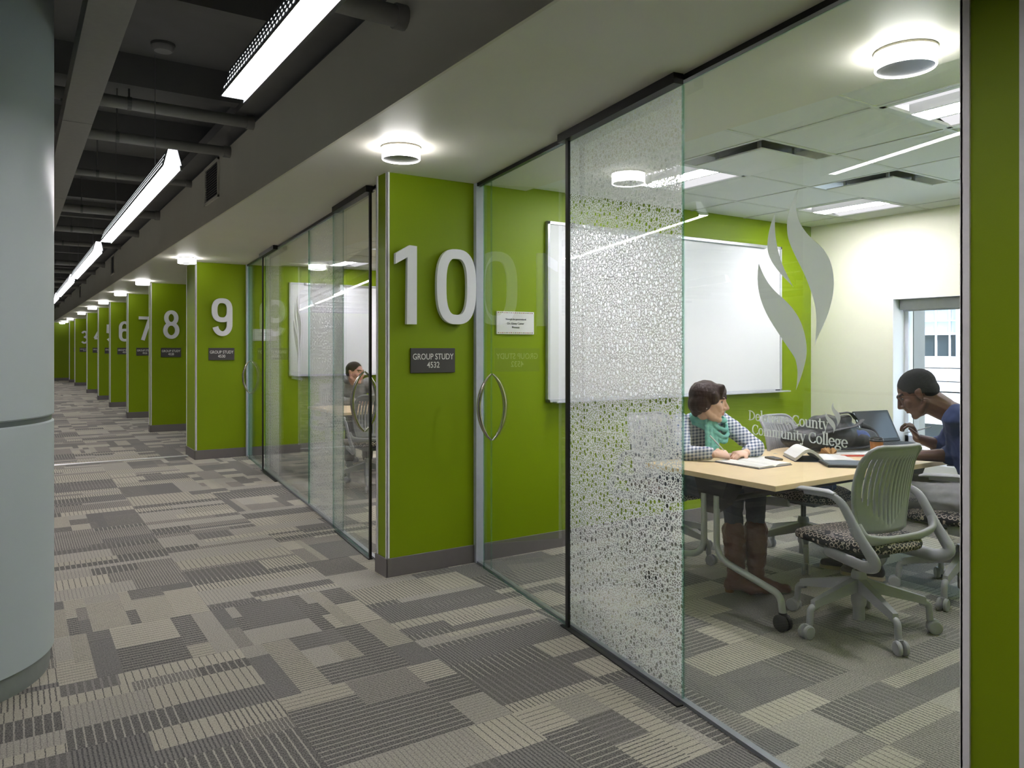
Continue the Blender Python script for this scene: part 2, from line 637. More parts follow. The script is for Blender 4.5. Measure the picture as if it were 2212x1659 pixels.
def divider(num, y, t):
    w = MB(); w.box(1.907, XB, y, y + t, 0, HC + 0.02)
    o = struct(w.build('wall_partition', GREEN), 'green painted dividing wall' + (' bearing the numeral %d' % num if num else ' cut by the frame edge'))
    m = MB(); m.box(1.897, 2.52 if num else XB, y - 0.012, y, 0, 0.115); m.box(1.895, 1.907, y - 0.012, y + t + 0.012, 0, 0.115)
    m.box(1.897, XB, y + t, y + t + 0.012, 0, 0.115)
    if num: m.box(2.58, XB, y - 0.012, y, 0, 0.115)
    m.build('baseboard', BASEB, o, bevel=0.003)
    m = MB(); m.box(1.902, 1.921, y - 0.006, y, 0.115, HS); m.box(1.901, 1.907, y - 0.006, y + 0.012, 0.115, HS)
    m.build('corner_trim', WHITE_TRIM, o)
    m = MB(); m.box(1.901, 1.907, y + t - 0.016, y + t + 0.004, 0.115, HS); m.box(1.901, 1.95, y + t, y + t + 0.006, 0.115, HS)
    m.build('corner_trim', WHITE_TRIM, o)
    if num:
        m = MB(); m.box(2.515, 2.575, y - 0.035, y, 0, HS)
        m.build('jamb', mat('jamb_paint', (190, 196, 206), 0.4), o, bevel=0.003)
    return o


PART = {}
for num, y, t in DIV:
    PART[num] = divider(num, y, t)
m = MB(); m.box(-9, 6.4, 37.7, 37.9, 0, HD)
we = struct(m.build('wall_end', GREEN), 'green wall closing the far end of the corridor')
m = MB(); m.box(-9, 6.0, 37.688, 37.7, 0, 0.115); m.build('baseboard', BASEB, we)
m = MB(); m.box(-9.2, -9, -4.4, 37.9, 0, HD); struct(m.build('wall_left', mat('left_wall_paint', (196, 198, 194), 0.7)), 'pale wall of the open hall')
m = MB(); m.box(-9, 6.4, -4.4, -4.2, 0, HD); struct(m.build('wall_rear', mat('left_wall_paint', (196, 198, 194))), 'pale wall behind the viewpoint')
m = MB(); m.box(1.907, XB, -1.9, -1.75, 0, HC); struct(m.build('wall_partition', GREEN), 'green dividing wall out of view')
# back wall with the window opening in room 10
WY0, WY1, WZ0, WZ1 = 1.15, 3.53, 0.62, 1.80
m = MB()
for (a, c_, z0, z1) in ((-4.2, WY0, 0, 3.3), (WY1, 37.9, 0, 3.3), (WY0, WY1, 0, WZ0), (WY0, WY1, WZ1, 3.3)):
    m.box(XB, XB + 0.3, a, c_, z0, z1)
wb = struct(m.build('wall_back', CREAM), 'cream wall with a window at the back of the study rooms')
m = MB(); m.box(XB - 0.012, XB, 0.95, 4.28, 0, 0.115); m.build('baseboard', BASEB, wb)

# ceilings
c = struct(MB().box(-9, 6.4, -4.2, 37.9, HD, HD + 0.15).build('ceiling', DARKC), 'dark painted exposed ceiling of the corridor')
r_j = MB()
for k in range(30):
    yj = -3.2 + 1.42 * k
    MB().box(-9, 1.47, yj, yj + 0.11, HD - 0.2, HD).build('joist', DARKC, c)
m = MB(); m.box(1.28, 1.47, -4.2, 37.7, HD - 0.24, HD - 0.16); m.build('ledge', DARKC, c)
m = MB(); m.box(1.395, 1.41, -4.2, 37.7, HS, 2.95); m.box(1.41, 1.47, -4.2, 37.7, HS + 0.05, 2.95)
t1_ = struct(m.build('trim_1', FASCIA), 'dark grey fascia beam along the edge of the dropped ceiling')
MB().box(1.44, 1.5, -4.2, 37.7, 2.95, HD).build('upper_band', DARKC, t1_)
m = MB(); m.box(1.41, 2.93, -4.2, 37.7, HS + 0.0005, HS + 0.04)
s_ = struct(m.build('ceiling_soffit', SOFFIT), 'low plaster soffit over the room fronts')
m = MB(); m.box(2.93, XB, -4.2, 37.7, HC + 0.05, HC + 0.08)
plenum = struct(m.build('ceiling_rooms', mat('plenum_grey', (150, 152, 150), 0.8)), 'tiled ceiling of the study rooms')

XG = [2.93, 3.275, 3.90, 4.53, 5.155, 5.78, XB]
TROFFER_CELLS, DIFF_CELLS = set(), set()


def tiles(y0, y1, yref, skip):
    ys = [y0]
    k = math.floor((y0 - yref) / 0.617) + 1
    while yref + k * 0.617 < y1 - 0.02:
        if yref + k * 0.617 > y0 + 0.02: ys.append(yref + k * 0.617)
        k += 1
    ys.append(y1)
    g = MB()
    for a_, b_ in zip(XG[:-1], XG[1:]):
        for c_, d_ in zip(ys[:-1], ys[1:]):
            if any(a_ - 0.02 < sx_ < b_ + 0.02 and c_ - 0.02 < sy_ < d_ + 0.02 for sx_, sy_ in skip):
                continue
            t = MB(); t.box(a_ + 0.005, b_ - 0.005, c_ + 0.005, d_ - 0.005, HC + 0.002 + rnd.uniform(0, 0.002), HC + 0.02)
            t.build('ceiling_tile', TILE, plenum)
    for a_ in XG[1:-1]:
        g.box(a_ - 0.011, a_ + 0.011, y0, y1, HC - 0.001, HC + 0.012)
    for c_ in ys[1:-1]:
        g.box(2.93, XB, c_ - 0.011, c_ + 0.011, HC - 0.0015, HC + 0.0115)
    g.build('ceiling_grid', TBAR, plenum)


TRF = [(3.59, 3.53), (5.47, 3.53), (3.59, 1.68), (5.47, 1.68)]
DFF = [(3.59, 2.915), (4.84, 2.915)]
TRF9 = [(x_, y_) for x_ in (3.59, 5.47) for y_ in (5.80, 7.65, 9.50)]
tiles(0.935, 4.30, 1.99, TRF + DFF)
tiles(4.45, 10.12, 5.49, TRF9)
for k in range(3, 10):
    ya, yb = DIV[k - 1][1] + DIV[k - 1][2], DIV[k][1]
    MB().box(2.93, XB, ya, yb, HC, HC + 0.02).build('ceiling_panel', TILE, plenum)

# metal floor strip near column 9
m = MB(); m.box(-8, 1.895, 10.52, 10.60, 0, 0.006)
struct(m.build('trim_2', mat('bright_floor_strip', (232, 234, 234), 0.3, 0.3)), 'bright metal transition strip across the carpet')


# ------------------------------------------------------------------ glass fronts
def pane(mb, k, ya, yb, z0, z1, off=0.0, th=0.011):
    pa, pb = (glass_x(k, ya), ya), (glass_x(k, yb), yb)
    mb.wall(pa, pb, z0, z1, off - th / 2, off + th / 2)
    mb.mi[-6:] = [1, 1, 0, 1, 0, 1]


def film(parent, k, ya, yb, z0, z1, off, name='frosted_film'):
    pa, pb = V((glass_x(k, ya), ya)), V((glass_x(k, yb), yb))
    d = (pb - pa).normalized(); n = V((d.y, -d.x)) * off
    me_b = MB()
    q = [(pa.x + n.x, pa.y + n.y, z0), (pb.x + n.x, pb.y + n.y, z0), (pb.x + n.x, pb.y + n.y, z1), (pa.x + n.x, pa.y + n.y, z1)]
    me_b.add(q, [(0, 1, 2, 3)])
    o = me_b.build(name, FRIT, parent, label='white film with clear round dots')
    uvl = o.data.uv_layers.new(name='uv')
    L = (pb - pa).length
    for i, uvv in enumerate(((0, z0), (L, z0), (L, z1), (0, z1))):
        uvl.data[i].uv = (uvv[0] + ya * 3.1, uvv[1])
    return o


def handle(parent, k, y, off, z0=0.832, z1=1.238):
    for sg in (-1, 1):
        x = glass_x(k, y)
        d = (V((glass_x(k, y + 1), y + 1)) - V((x, y))).normalized()
        n = V((d.y, -d.x))
        pts = []
        for i in range(17):
            t = i / 16
            bow = 0.082 * (1 - (2 * t - 1) ** 2) ** 0.8 + 0.004
            p = V((x, y)) + n * (off + sg * bow)
            pts.append((p.x, p.y, z0 + (z1 - z0) * t))
        rs = [0.006 + 0.0075 * (1 - abs(2 * i / 16 - 1) ** 3) for i in range(17)]
        MB().tube(pts, rs, 10).build('handle', STEEL, parent, smooth=60, label='bowed satin steel door pull')


ND = -0.034   # doors slide on the corridor side (right-hand normal of +y points to +x)
# ---- room 10
m = MB(); pane(m, 1, 4.06, 4.27, 0.012, 2.44)
struct(m.build('window_1', [GLASS, GEDGE]), 'narrow fixed glass beside the jamb of room 10')
m = MB(); pane(m, 1, 3.02, 4.10, 0.014, 2.43, ND)
d1 = struct(m.build('door_1', [GLASS, GEDGE]), 'sliding glass door of room 10 with bowed steel pull')
handle(d1, 1, 3.975, ND)
m = MB(); m.wall((glass_x(1, 3.005), 3.005), (glass_x(1, 3.03), 3.03), 0.01, 2.43, ND - 0.008, ND + 0.006)
m.build('gasket', BLACK, d1)
m = MB(); pane(m, 1, 2.15, 3.085, 0.012, 2.44)
w2 = struct(m.build('window_2', [GLASS, GEDGE]), 'fixed glass with dotted white film at room 10')
film(w2, 1, 2.156, 3.08, 0.014, 2.438, 0.0075)
m = MB(); pane(m, 1, 0.945, 2.144, 0.012, 2.44)
w3 = struct(m.build('window_3', [GLASS, GEDGE]), 'large fixed glass with frosted flame emblem at room 10')

FLR = [(1.558, 1.918), (1.576, 1.896), (1.597, 1.858), (1.608, 1.822), (1.609, 1.791), (1.604, 1.759), (1.585, 1.719), (1.558, 1.675), (1.532, 1.632), (1.511, 1.589), (1.494, 1.546), (1.487, 1.513), (1.485, 1.467), (1.492, 1.408), (1.481, 1.434), (1.464, 1.46), (1.444, 1.495), (1.428, 1.536), (1.419, 1.571), (1.417, 1.603), (1.422, 1.642), (1.436, 1.679), (1.46, 1.711), (1.494, 1.738), (1.532, 1.773), (1.558, 1.811), (1.57, 1.85), (1.57, 1.884)]
FLL = [(1.739, 1.692), (1.744, 1.662), (1.745, 1.626), (1.736, 1.582), (1.718, 1.541), (1.689, 1.497), (1.645, 1.446), (1.608, 1.404), (1.576, 1.369), (1.57, 1.356), (1.564, 1.331), (1.563, 1.313), (1.566, 1.284), (1.57, 1.262), (1.553, 1.294), (1.539, 1.329), (1.528, 1.364), (1.524, 1.391), (1.528, 1.424), (1.539, 1.462), (1.558, 1.499), (1.59, 1.535), (1.622, 1.561), (1.655, 1.584), (1.689, 1.614), (1.718, 1.652)]
FLM = [(1.661, 1.856), (1.679, 1.826), (1.693, 1.789), (1.698, 1.754), (1.696, 1.725), (1.681, 1.695), (1.655, 1.664), (1.622, 1.633), (1.581, 1.598), (1.608, 1.639), (1.629, 1.676), (1.645, 1.712), (1.657, 1.756), (1.663, 1.795), (1.664, 1.827)]


def smooth_poly(p, it=2):
    """corner cutting that keeps the sharp tips"""
    for _ in range(it):
        q = []
        n = len(p)
        for i in range(n):
            a, c_, d = V(p[i - 1]), V(p[i]), V(p[(i + 1) % n])
            if (c_ - a).normalized().dot((d - c_).normalized()) < 0.35:
                q.append(tuple(c_))
            else:
                q.append(tuple(c_ + (a - c_) * 0.25)); q.append(tuple(c_ + (d - c_) * 0.25))
        p = q
    return p


def flames(parent, k, mp, off, name='flame_decal', only=None):
    mb = MB()
    for j, pl in enumerate((FLR, FLL, FLM)):
        if only and j not in only: continue
        q = []
        for (y, z) in smooth_poly(pl):
            y, z = mp(y, z)
            x = glass_x(k, y)
            q.append((x + off, y, z))
        mb.prism(q, (0.0006, 0, 0))
    return mb.build(name, VINYL, parent, label='frosted white flame emblem')


flames(w3, 1, lambda y, z: (y, z), 0.0075)
flames(w3, 1, lambda y, z: (1.408 + (y - 1.568) * 0.175, 1.234 + (z - 1.918) * 0.145), -0.0075, only=(0, 1))


# roman lettering drawn with a broad nib: thick uprights, thin levels
def arc(cx, cy_, rx, ry, a0, a1, n=14):
    return [(cx + rx * math.cos(math.radians(a0 + (a1 - a0) * i / n)), cy_ + ry * math.sin(math.radians(a0 + (a1 - a0) * i / n))) for i in range(n + 1)]


def serif(x, y, w=0.2):
    return ('t', [(x - w, y), (x + w, y)])


GLY = {
    'D': (1.3, [[(0.2, 0), (0.2, 1.42)], arc(0.2, 0.71, 0.9, 0.68, 88, -88), ('t', [(-0.05, 0.03), (0.4, 0.03)]), ('t', [(-0.05, 1.39), (0.4, 1.39)])]),
    'C': (1.25, [arc(0.72, 0.71, 0.58, 0.7, 40, 318, 20), ('t', [(1.14, 0.95), (1.14, 1.4)])]),
    'e': (0.95, [arc(0.48, 0.5, 0.38, 0.48, 8, 322, 18), ('t', [(0.12, 0.52), (0.86, 0.56)])]),
    'l': (0.5, [[(0.25, 0), (0.25, 1.55)], serif(0.25, 0.03), ('t', [(0.02, 1.5), (0.25, 1.55)])]),
    'a': (0.92, [arc(0.4, 0.28, 0.26, 0.26, 0, 360, 16), [(0.68, 0.02), (0.68, 0.7)], arc(0.42, 0.68, 0.26, 0.3, 0, 150, 8), ('t', [(0.68, 0.04), (0.86, 0.06)])]),
    'w': (1.4, [[(0.15, 1), (0.42, 0)], ('h', [(0.42, 0), (0.7, 1)]), [(0.66, 1), (0.93, 0)], ('h', [(0.93, 0), (1.22, 1)]), serif(0.15, 0.98, 0.17), serif(1.22, 0.98, 0.15)]),
    'r': (0.72, [[(0.25, 0), (0.25, 1)], serif(0.25, 0.03), ('t', [(0.04, 0.95), (0.25, 1.0)]), arc(0.55, 0.62, 0.3, 0.36, 170, 60, 8)]),
    'o': (1.0, [arc(0.5, 0.5, 0.37, 0.49, 0, 360, 22)]),
    'u': (1.08, [[(0.22, 1), (0.22, 0.35)], arc(0.5, 0.35, 0.28, 0.34, 180, 320, 9), [(0.82, 1), (0.82, 0)], ('t', [(0.02, 0.97), (0.22, 1)]), ('t', [(0.62, 0.97), (0.82, 1)]), ('t', [(0.82, 0.03), (1.02, 0.03)])]),
    'n': (1.1, [[(0.24, 0), (0.24, 1)], arc(0.53, 0.64, 0.3, 0.35, 150, 0, 9), [(0.83, 0.64), (0.83, 0)], serif(0.24, 0.03), serif(0.83, 0.03), ('t', [(0.03, 0.95), (0.24, 1)])]),
    'm': (1.62, [[(0.24, 0), (0.24, 1)], arc(0.5, 0.66, 0.27, 0.33, 150, 0, 9), [(0.77, 0.66), (0.77, 0)], arc(1.04, 0.66, 0.27, 0.33, 150, 0, 9), [(1.31, 0.66), (1.31, 0)], serif(0.24, 0.03), serif(0.77, 0.03), serif(1.31, 0.03), ('t', [(0.03, 0.95), (0.24, 1)])]),
    't': (0.68, [[(0.27, 1.32), (0.27, 0.28)], arc(0.5, 0.28, 0.23, 0.26, 180, 310, 7), ('t', [(0.02, 0.96), (0.62, 0.96)])]),
    'y': (1.0, [[(0.15, 1), (0.48, 0.05)], ('h', [(0.82, 1), (0.4, -0.3)]), arc(0.22, -0.25, 0.2, 0.2, 340, 220, 6), serif(0.15, 0.98, 0.17), serif(0.82, 0.98, 0.16)]),
    'i': (0.5, [[(0.25, 0), (0.25, 1)], serif(0.25, 0.03), ('t', [(0.03, 0.95), (0.25, 1)]), arc(0.25, 1.36, 0.035, 0.05, 0, 360, 8)]),
    'g': (1.0, [arc(0.45, 0.62, 0.3, 0.34, 0, 360, 18), arc(0.48, -0.2, 0.4, 0.24, 0, 360, 18), ('t', [(0.3, 0.3), (0.22, 0.12)]), ('t', [(0.22, 0.12), (0.7, 0.02)]), ('t', [(0.72, 0.9), (0.98, 0.98)])]),
    ' ': (0.42, []),
}


def roman(parent, k, text, ya, yb, z, cap, off):
    adv = sum(GLY[c_][0] for c_ in text)
    sx_ = (ya - yb) / adv
    sz_ = cap / 1.42
    mb = MB()
    x = 0.0
    lay = 0
    for ch in text:
        for st in GLY[ch][1]:
            kind = 'n'
            if isinstance(st, tuple): kind, st = st
            for (x0, y0), (x1, y1) in zip(st[:-1], st[1:]):
                dx, dy = x1 - x0, y1 - y0
                L = math.hypot(dx, dy) or 1
                w = (0.05 + 0.075 * abs(dy / L)) if kind == 'n' else 0.05
                nx, ny = -dy / L * w, dx / L * w
                ex, ey = dx / L * w * 0.45, dy / L * w * 0.45
                lay += 1
                e = 0.00002 * (lay % 7)
                q = []
                for (px, py) in ((x0 - ex + nx, y0 - ey + ny), (x1 + ex + nx, y1 + ey + ny), (x1 + ex - nx, y1 + ey - ny), (x0 - ex - nx, y0 - ey - ny)):
                    y = ya - (x + px) * sx_
                    q.append((glass_x(k, y) + off + e, y, z + py * sz_))
                mb.add(q, [(0, 1, 2, 3)])
        x += GLY[ch][0]
    return mb.build('lettering', VINYL, parent, label='frosted roman lettering')


roman(w3, 1, 'Delaware County', 1.787, 1.437, 1.146, 0.033, 0.0078)
roman(w3, 1, 'Community College', 1.772, 1.366, 1.098, 0.033, 0.0078)

HEAD_T = mat('black_track', (20, 21, 23), 0.45, 0.3)
HEAD_G = mat('grey_channel', (150, 156, 160), 0.35, 0.6)


def headers(k, ya, yb, tracks):
    h = MB()
    h.wall((glass_x(k, ya), ya), (glass_x(k, yb), yb), 2.448, HS, -0.014, 0.014)
    o = struct(h.build('trim_%d' % (2 + k), HEAD_T), 'dark head channel holding the glass front')
    for (a_, b_) in tracks:
        t = MB(); t.wall((glass_x(k, a_), a_), (glass_x(k, b_), b_), 2.428, HS, -0.066, -0.02)
        t.build('door_track', HEAD_T, o)
    f = MB(); f.wall((glass_x(k, ya), ya), (glass_x(k, yb), yb), 0, 0.014, -0.014, 0.014)
    f.build('floor_channel', HEAD_G, o)
    for (a_, b_) in tracks:
        f = MB(); f.wall((glass_x(k, a_), a_), (glass_x(k, b_), b_), 0, 0.006, -0.05, -0.02)
        f.build('floor_guide', BLACK, o)


headers(1, 0.94, 4.28, [(2.12, 3.07)])

# ---- room 9
m = MB(); pane(m, 2, 9.76, 10.08, 0.012, 2.44)
struct(m.build('window_4', [GLASS, GEDGE]), 'narrow fixed glass beside the jamb of room 9')
m = MB(); pane(m, 2, 8.80, 9.79, 0.014, 2.43, ND)
d2 = struct(m.build('door_2', [GLASS, GEDGE]), 'far sliding glass door of room 9')
handle(d2, 2, 9.69, ND)
m = MB(); m.wall((glass_x(2, 8.78), 8.78), (glass_x(2, 8.81), 8.81), 0.01, 2.43, ND - 0.008, ND + 0.006); m.build('gasket', BLACK, d2)
m = MB(); pane(m, 2, 6.66, 8.86, 0.012, 2.44)
w5 = struct(m.build('window_5', [GLASS, GEDGE]), 'fixed glass with dotted film and flame emblem at room 9')
film(w5, 2, 8.06, 8.85, 0.014, 2.438, 0.0075)
flames(w5, 2, lambda y, z: (y + 5.6, z - 0.02), 0.0075)
roman(w5, 2, 'Delaware County', 7.46, 7.02, 1.146, 0.033, 0.0078)
roman(w5, 2, 'Community College', 7.45, 6.95, 1.098, 0.033, 0.0078)
m = MB(); pane(m, 2, 5.52, 6.655, 0.012, 2.44)
w6 = struct(m.build('window_6', [GLASS, GEDGE]), 'fixed glass with dotted film by the near door of room 9')
film(w6, 2, 5.55, 6.65, 0.014, 2.438, 0.0075)
m = MB(); pane(m, 2, 4.74, 5.68, 0.014, 2.43, ND)
d3 = struct(m.build('door_3', [GLASS, GEDGE]), 'near sliding glass door of room 9 with bowed steel pull')
handle(d3, 2, 4.86, ND)
m = MB(); m.wall((glass_x(2, 4.715), 4.715), (glass_x(2, 4.74), 4.74), 0.01, 2.43, ND - 0.008, ND + 0.006); m.build('gasket', BLACK, d3)
m = MB(); pane(m, 2, 4.46, 4.70, 0.012, 2.44)
struct(m.build('window_7', [GLASS, GEDGE]), 'fixed glass of room 9 behind pillar 10')
headers(2, 4.46, 10.1, [(8.0, 8.86), (4.72, 5.6)])
for k in range(3, 10):
    ya, yb = DIV[k - 1][1] + DIV[k - 1][2], DIV[k][1]
    m = MB(); pane(m, k, ya + 0.01, yb - 0.03, 0.0, HS)
    struct(m.build('window_%d' % (5 + k), [GLASS, GEDGE]), 'glass front of the study room before numeral %s' % WORD[DIV[k][0]])

# ------------------------------------------------------------------ numerals, signs, plaques
ROOM = {10: 4532, 9: 4530, 8: 4528, 7: 4526, 6: 4524, 5: 4522, 4: 4520, 3: 4518, 2: 4516}


def numeral_mesh(ch):
    """outline of a digit scaled into a box 1 wide 1 high"""
    cu = bpy.data.curves.new('digit_tmp', 'FONT'); cu.body = ch; cu.size = 1.0; cu.extrude = 0.0; cu.resolution_u = 8
    ob = bpy.data.objects.new('digit_tmp', cu); COL.objects.link(ob)
    dg = bpy.context.evaluated_depsgraph_get()
    me = bpy.data.meshes.new_from_object(ob.evaluated_get(dg)); bpy.data.objects.remove(ob)
    return me


def stroke_digit(ch):
    """digit as a centre line of even weight; box 1 wide, 1.9 high"""
    w, h = 0.5, 0.95
    if ch == '0':
        pts = []
        for i in range(48):
            a = 2 * PI * i / 48
            ca_, sa_ = math.cos(a), math.sin(a)
            e = 0.72
            pts.append((w * math.copysign(abs(ca_) ** e, ca_), h * math.copysign(abs(sa_) ** e, sa_)))
        return [(pts, True)]
    if ch == '1':
        return [([(0.15, -h - 0.12), (0.15, h + 0.12)], False), ([(-0.42, 0.62), (0.15, 1.0)], False)]
    if ch in '96':
        up = []
        for i in range(40):
            a = 2 * PI * i / 40
            ca_, sa_ = math.cos(a), math.sin(a)
            up.append((w * math.copysign(abs(ca_) ** 0.78, ca_), 0.40 + 0.55 * math.copysign(abs(sa_) ** 0.78, sa_)))
        tail = [(w, 0.4), (w, -0.3)] + [(0.02 + 0.48 * math.cos(math.radians(a)), -0.42 + 0.53 * math.sin(math.radians(a))) for a in range(-8, -166, -12)]
        if ch == '6':
            up = [(-x, -y) for x, y in up]; tail = [(-x, -y) for x, y in tail]
        return [(up, True), (tail, False)]
    if ch == '8':
        r_ = []
        a1 = [(0.42 * math.cos(2 * PI * i / 36), 0.50 + 0.45 * math.sin(2 * PI * i / 36)) for i in range(36)]
        a2 = [(0.5 * math.cos(2 * PI * i / 36), -0.44 + 0.51 * math.sin(2 * PI * i / 36)) for i in range(36)]
        return [(a1, True), (a2, True)]
    if ch == '7':
        return [([(-0.62, h), (0.5, h)], False), ([(0.5, h + 0.0), (-0.22, -h - 0.12)], False)]
    if ch == '5':
        return [([(0.5, h), (-0.4, h)], False), ([(-0.42, h + 0.12), (-0.46, 0.02)], False),
                ([(-0.45, 0.1), (-0.2, 0.25)] + [(0.0 + 0.5 * math.cos(math.radians(a)), -0.32 + 0.6 * math.sin(math.radians(a))) for a in range(80, -160, -12)], False)]
    if ch == '4':
        return [([(0.3, -h - 0.12), (0.3, h + 0.1)], False), ([(0.28, h), (-0.55, -0.42)], False), ([(-0.6, -0.45), (0.62, -0.45)], False)]
    if ch == '3':
        return [([(0.42 * math.cos(math.radians(a)), 0.48 + 0.47 * math.sin(math.radians(a))) for a in range(155, -86, -12)] + [(-0.1, 0.02)], False),
                ([(-0.1, 0.02)] + [(0.5 * math.cos(math.radians(a)), -0.45 + 0.5 * math.sin(math.radians(a))) for a in range(80, -160, -12)], False)]
    return [([(0.45 * math.cos(math.radians(a)), 0.5 + 0.45 * math.sin(math.radians(a))) for a in range(165, -40, -12)] + [(-0.5, -h)], False), ([(-0.55, -h), (0.55, -h)], False)]


def numeral(ch, xc, y, zc, wd, ht, label, group=None):
    """raised numeral, stood off the wall; stroke weight even"""
    mb = MB()
    sw = 0.0335
    sxx, szz = (wd - 2 * sw), (ht - 2 * sw) / 1.9
    lay = 0
    if ch == '1':
        ol = [(333, 868), (460, 782), (527, 786), (525, 1543), (434, 1543), (440, 898), (333, 970)]
        mb.prism([(xc + (px - 430) / 194 * .143, y - .045, zc + (1163 - py) / 761 * ht) for px, py in ol], (0, .028, 0))
    for pts, closed in (stroke_digit(ch) if ch != '1' else []):
        P = [V((xc + p[0] * sxx, zc + p[1] * szz)) for p in pts]
        n = len(P)
        Lp, Rp = [], []
        for i in range(n):
            if closed:
                d = (P[(i + 1) % n] - P[i - 1]).normalized()
            else:
                d = (P[min(i + 1, n - 1)] - P[max(i - 1, 0)]).normalized()
            nn = V((-d.y, d.x))
            wv_ = sw * (0.9 + 0.1 * abs(d.y))
            Lp.append(P[i] + nn * wv_); Rp.append(P[i] - nn * wv_)
        lay += 1
        e = 0.0003 * lay
        y0, y1 = y - 0.045 - e, y - 0.017 + e
        vs = [(p.x, yy, p.y) for yy in (y0, y1) for p in Lp + Rp]
        N = 2 * n
        fs = []
        for i in range(n if closed else n - 1):
            j = (i + 1) % n
            fs += [(i, j, n + j, n + i), (N + i, N + n + i, N + n + j, N + j), (i, N + i, N + j, j), (n + i, n + j, N + n + j, N + n + i)]
        if not closed:
            fs += [(0, n, N + n, N), (n - 1, N + n - 1, N + 2 * n - 1, 2 * n - 1)]
        mb.add(vs, fs)
    root = thing('wall_numeral', (xc, y - 0.03, zc), label, 'numeral', group, world_built=True)
    mb.build('numeral_face', NUMW, root)
    if ch == '1':
        for zz in (-.2, .15):
            MB().tube([(xc + .037, y - 0.02, zc + zz), (xc + .037, y + 0.001, zc + zz)], 0.006, 8).build('standoff', ALU, root)
    for pts, closed in (stroke_digit(ch)[:2] if ch != '1' else []):
        for p in (pts[0], pts[len(pts) // 2]):
            q = (xc + p[0] * sxx * 0.97, zc + p[1] * szz * 0.93)
            MB().tube([(q[0], y - 0.02, q[1]), (q[0], y + 0.001, q[1])], 0.006, 8).build('standoff', ALU, root)
    return root


def room_sign(num, y):
    root = thing('room_sign', (2.216, y - 0.008, 1.242), 'charcoal room sign below the numeral%s' % ('s one and zero' if num == 10 else ' ' + WORD[num]), 'sign', 'room signs', world_built=True)
    MB().box(2.06, 2.372, y - 0.012, y - 0.0005, 1.242, 1.397).build('plate', SIGNG, root, bevel=0.002)
    lettering('lettering', [('GROUP STUDY', 0.053, 0, 0, 0.80), (str(ROOM[num]), 0.053, 0, -0.052, 0.84)], SIGNW, root,
              (2.216, y - 0.0125, 1.326), (1, 0, 0), (0, 0, 1), bold=0.0004)


for num, y, t in DIV[1:]:
    if num == 10:
        numeral('1', 2.015, y, 1.786, 0.20, 0.485, 'big white raised numeral one beside the zero on the near green divider')
        numeral('0', 2.367, y, 1.788, 0.285, 0.485, 'big white raised numeral zero on the near green divider')
    else:
        numeral(str(num), 2.216, y, 1.786, 0.25, 0.485, 'raised white numeral %s on a green divider' % WORD[num])
    room_sign(num, y)


def plaque(y, x0, label, txt):
    root = thing('donor_plaque', (x0 + 0.15, y - 0.01, 1.49), label, 'plaque', world_built=True)
    MB().box(x0, x0 + 0.302, y - 0.012, y - 0.0005, 1.49, 1.643).build('plate', WHITE, root, bevel=0.002)
    reds = [mat('dash_%d' % i, c_, 0.6) for i, c_ in enumerate(((150, 60, 50), (190, 140, 70), (110, 90, 70), (150, 160, 80)))]
    mb = MB()
    for zz in (1.498, 1.632):
        for i in range(17):
            mb.box(x0 + 0.008 + i * 0.017, x0 + 0.019 + i * 0.017, y - 0.0128, y - 0.0118, zz, zz + 0.005, mi=(i * 3 + int(zz * 10)) % 4)
    mb.build('dashed_border', reds, root)['kind'] = 'stuff'
    lettering('lettering', txt, INK, root, (x0 + 0.151, y - 0.0125, 1.56), (1, 0, 0), (0, 0, 1))


plaque(4.30, 2.687, 'white donor plaque with dashed border beside the whiteboard of room 10',
       [('Through the generosity of', 0.0165, 0, 0.026, 0.95), ('Dr. Ginny Carter', 0.0205, 0, -0.004, 0.95), ('Provost', 0.0205, 0, -0.03, 0.95)])
plaque(10.12, 2.60, 'white donor plaque inside room 9, seen through the glass',
       [('Through the generosity of', 0.0165, 0, 0.026, 0.95), ('The Board of Trustees', 0.0205, 0, -0.004, 0.95)])


# ------------------------------------------------------------------ column on the left
root = thing('round_column', (-0.36, 4.0, 0), 'large round blue grey clad column with a horizontal reveal joint', 'column')
root['kind'] = 'structure'
MB().lathe([(0.497, 0.0), (0.5, 0.02), (0.5, 0.1)], n=96).build('base_ring', mat('column_base', (132, 140, 136), 0.4), root, smooth=40)
MB().lathe([(0.505, 0.09), (0.515, 0.095), (0.515, 1.078), (0.508, 1.084)], n=96).build('lower_cladding', COLUMN, root, smooth=40)
MB().lathe([(0.506, 1.08), (0.506, 1.11)], n=96).build('joint_band', mat('joint_grey', (96, 106, 108), 0.3, 0.4), root, smooth=40)
MB().lathe([(0.508, 1.105), (0.515, 1.111), (0.515, HD)], n=96).build('upper_cladding', COLUMN, root, smooth=40)


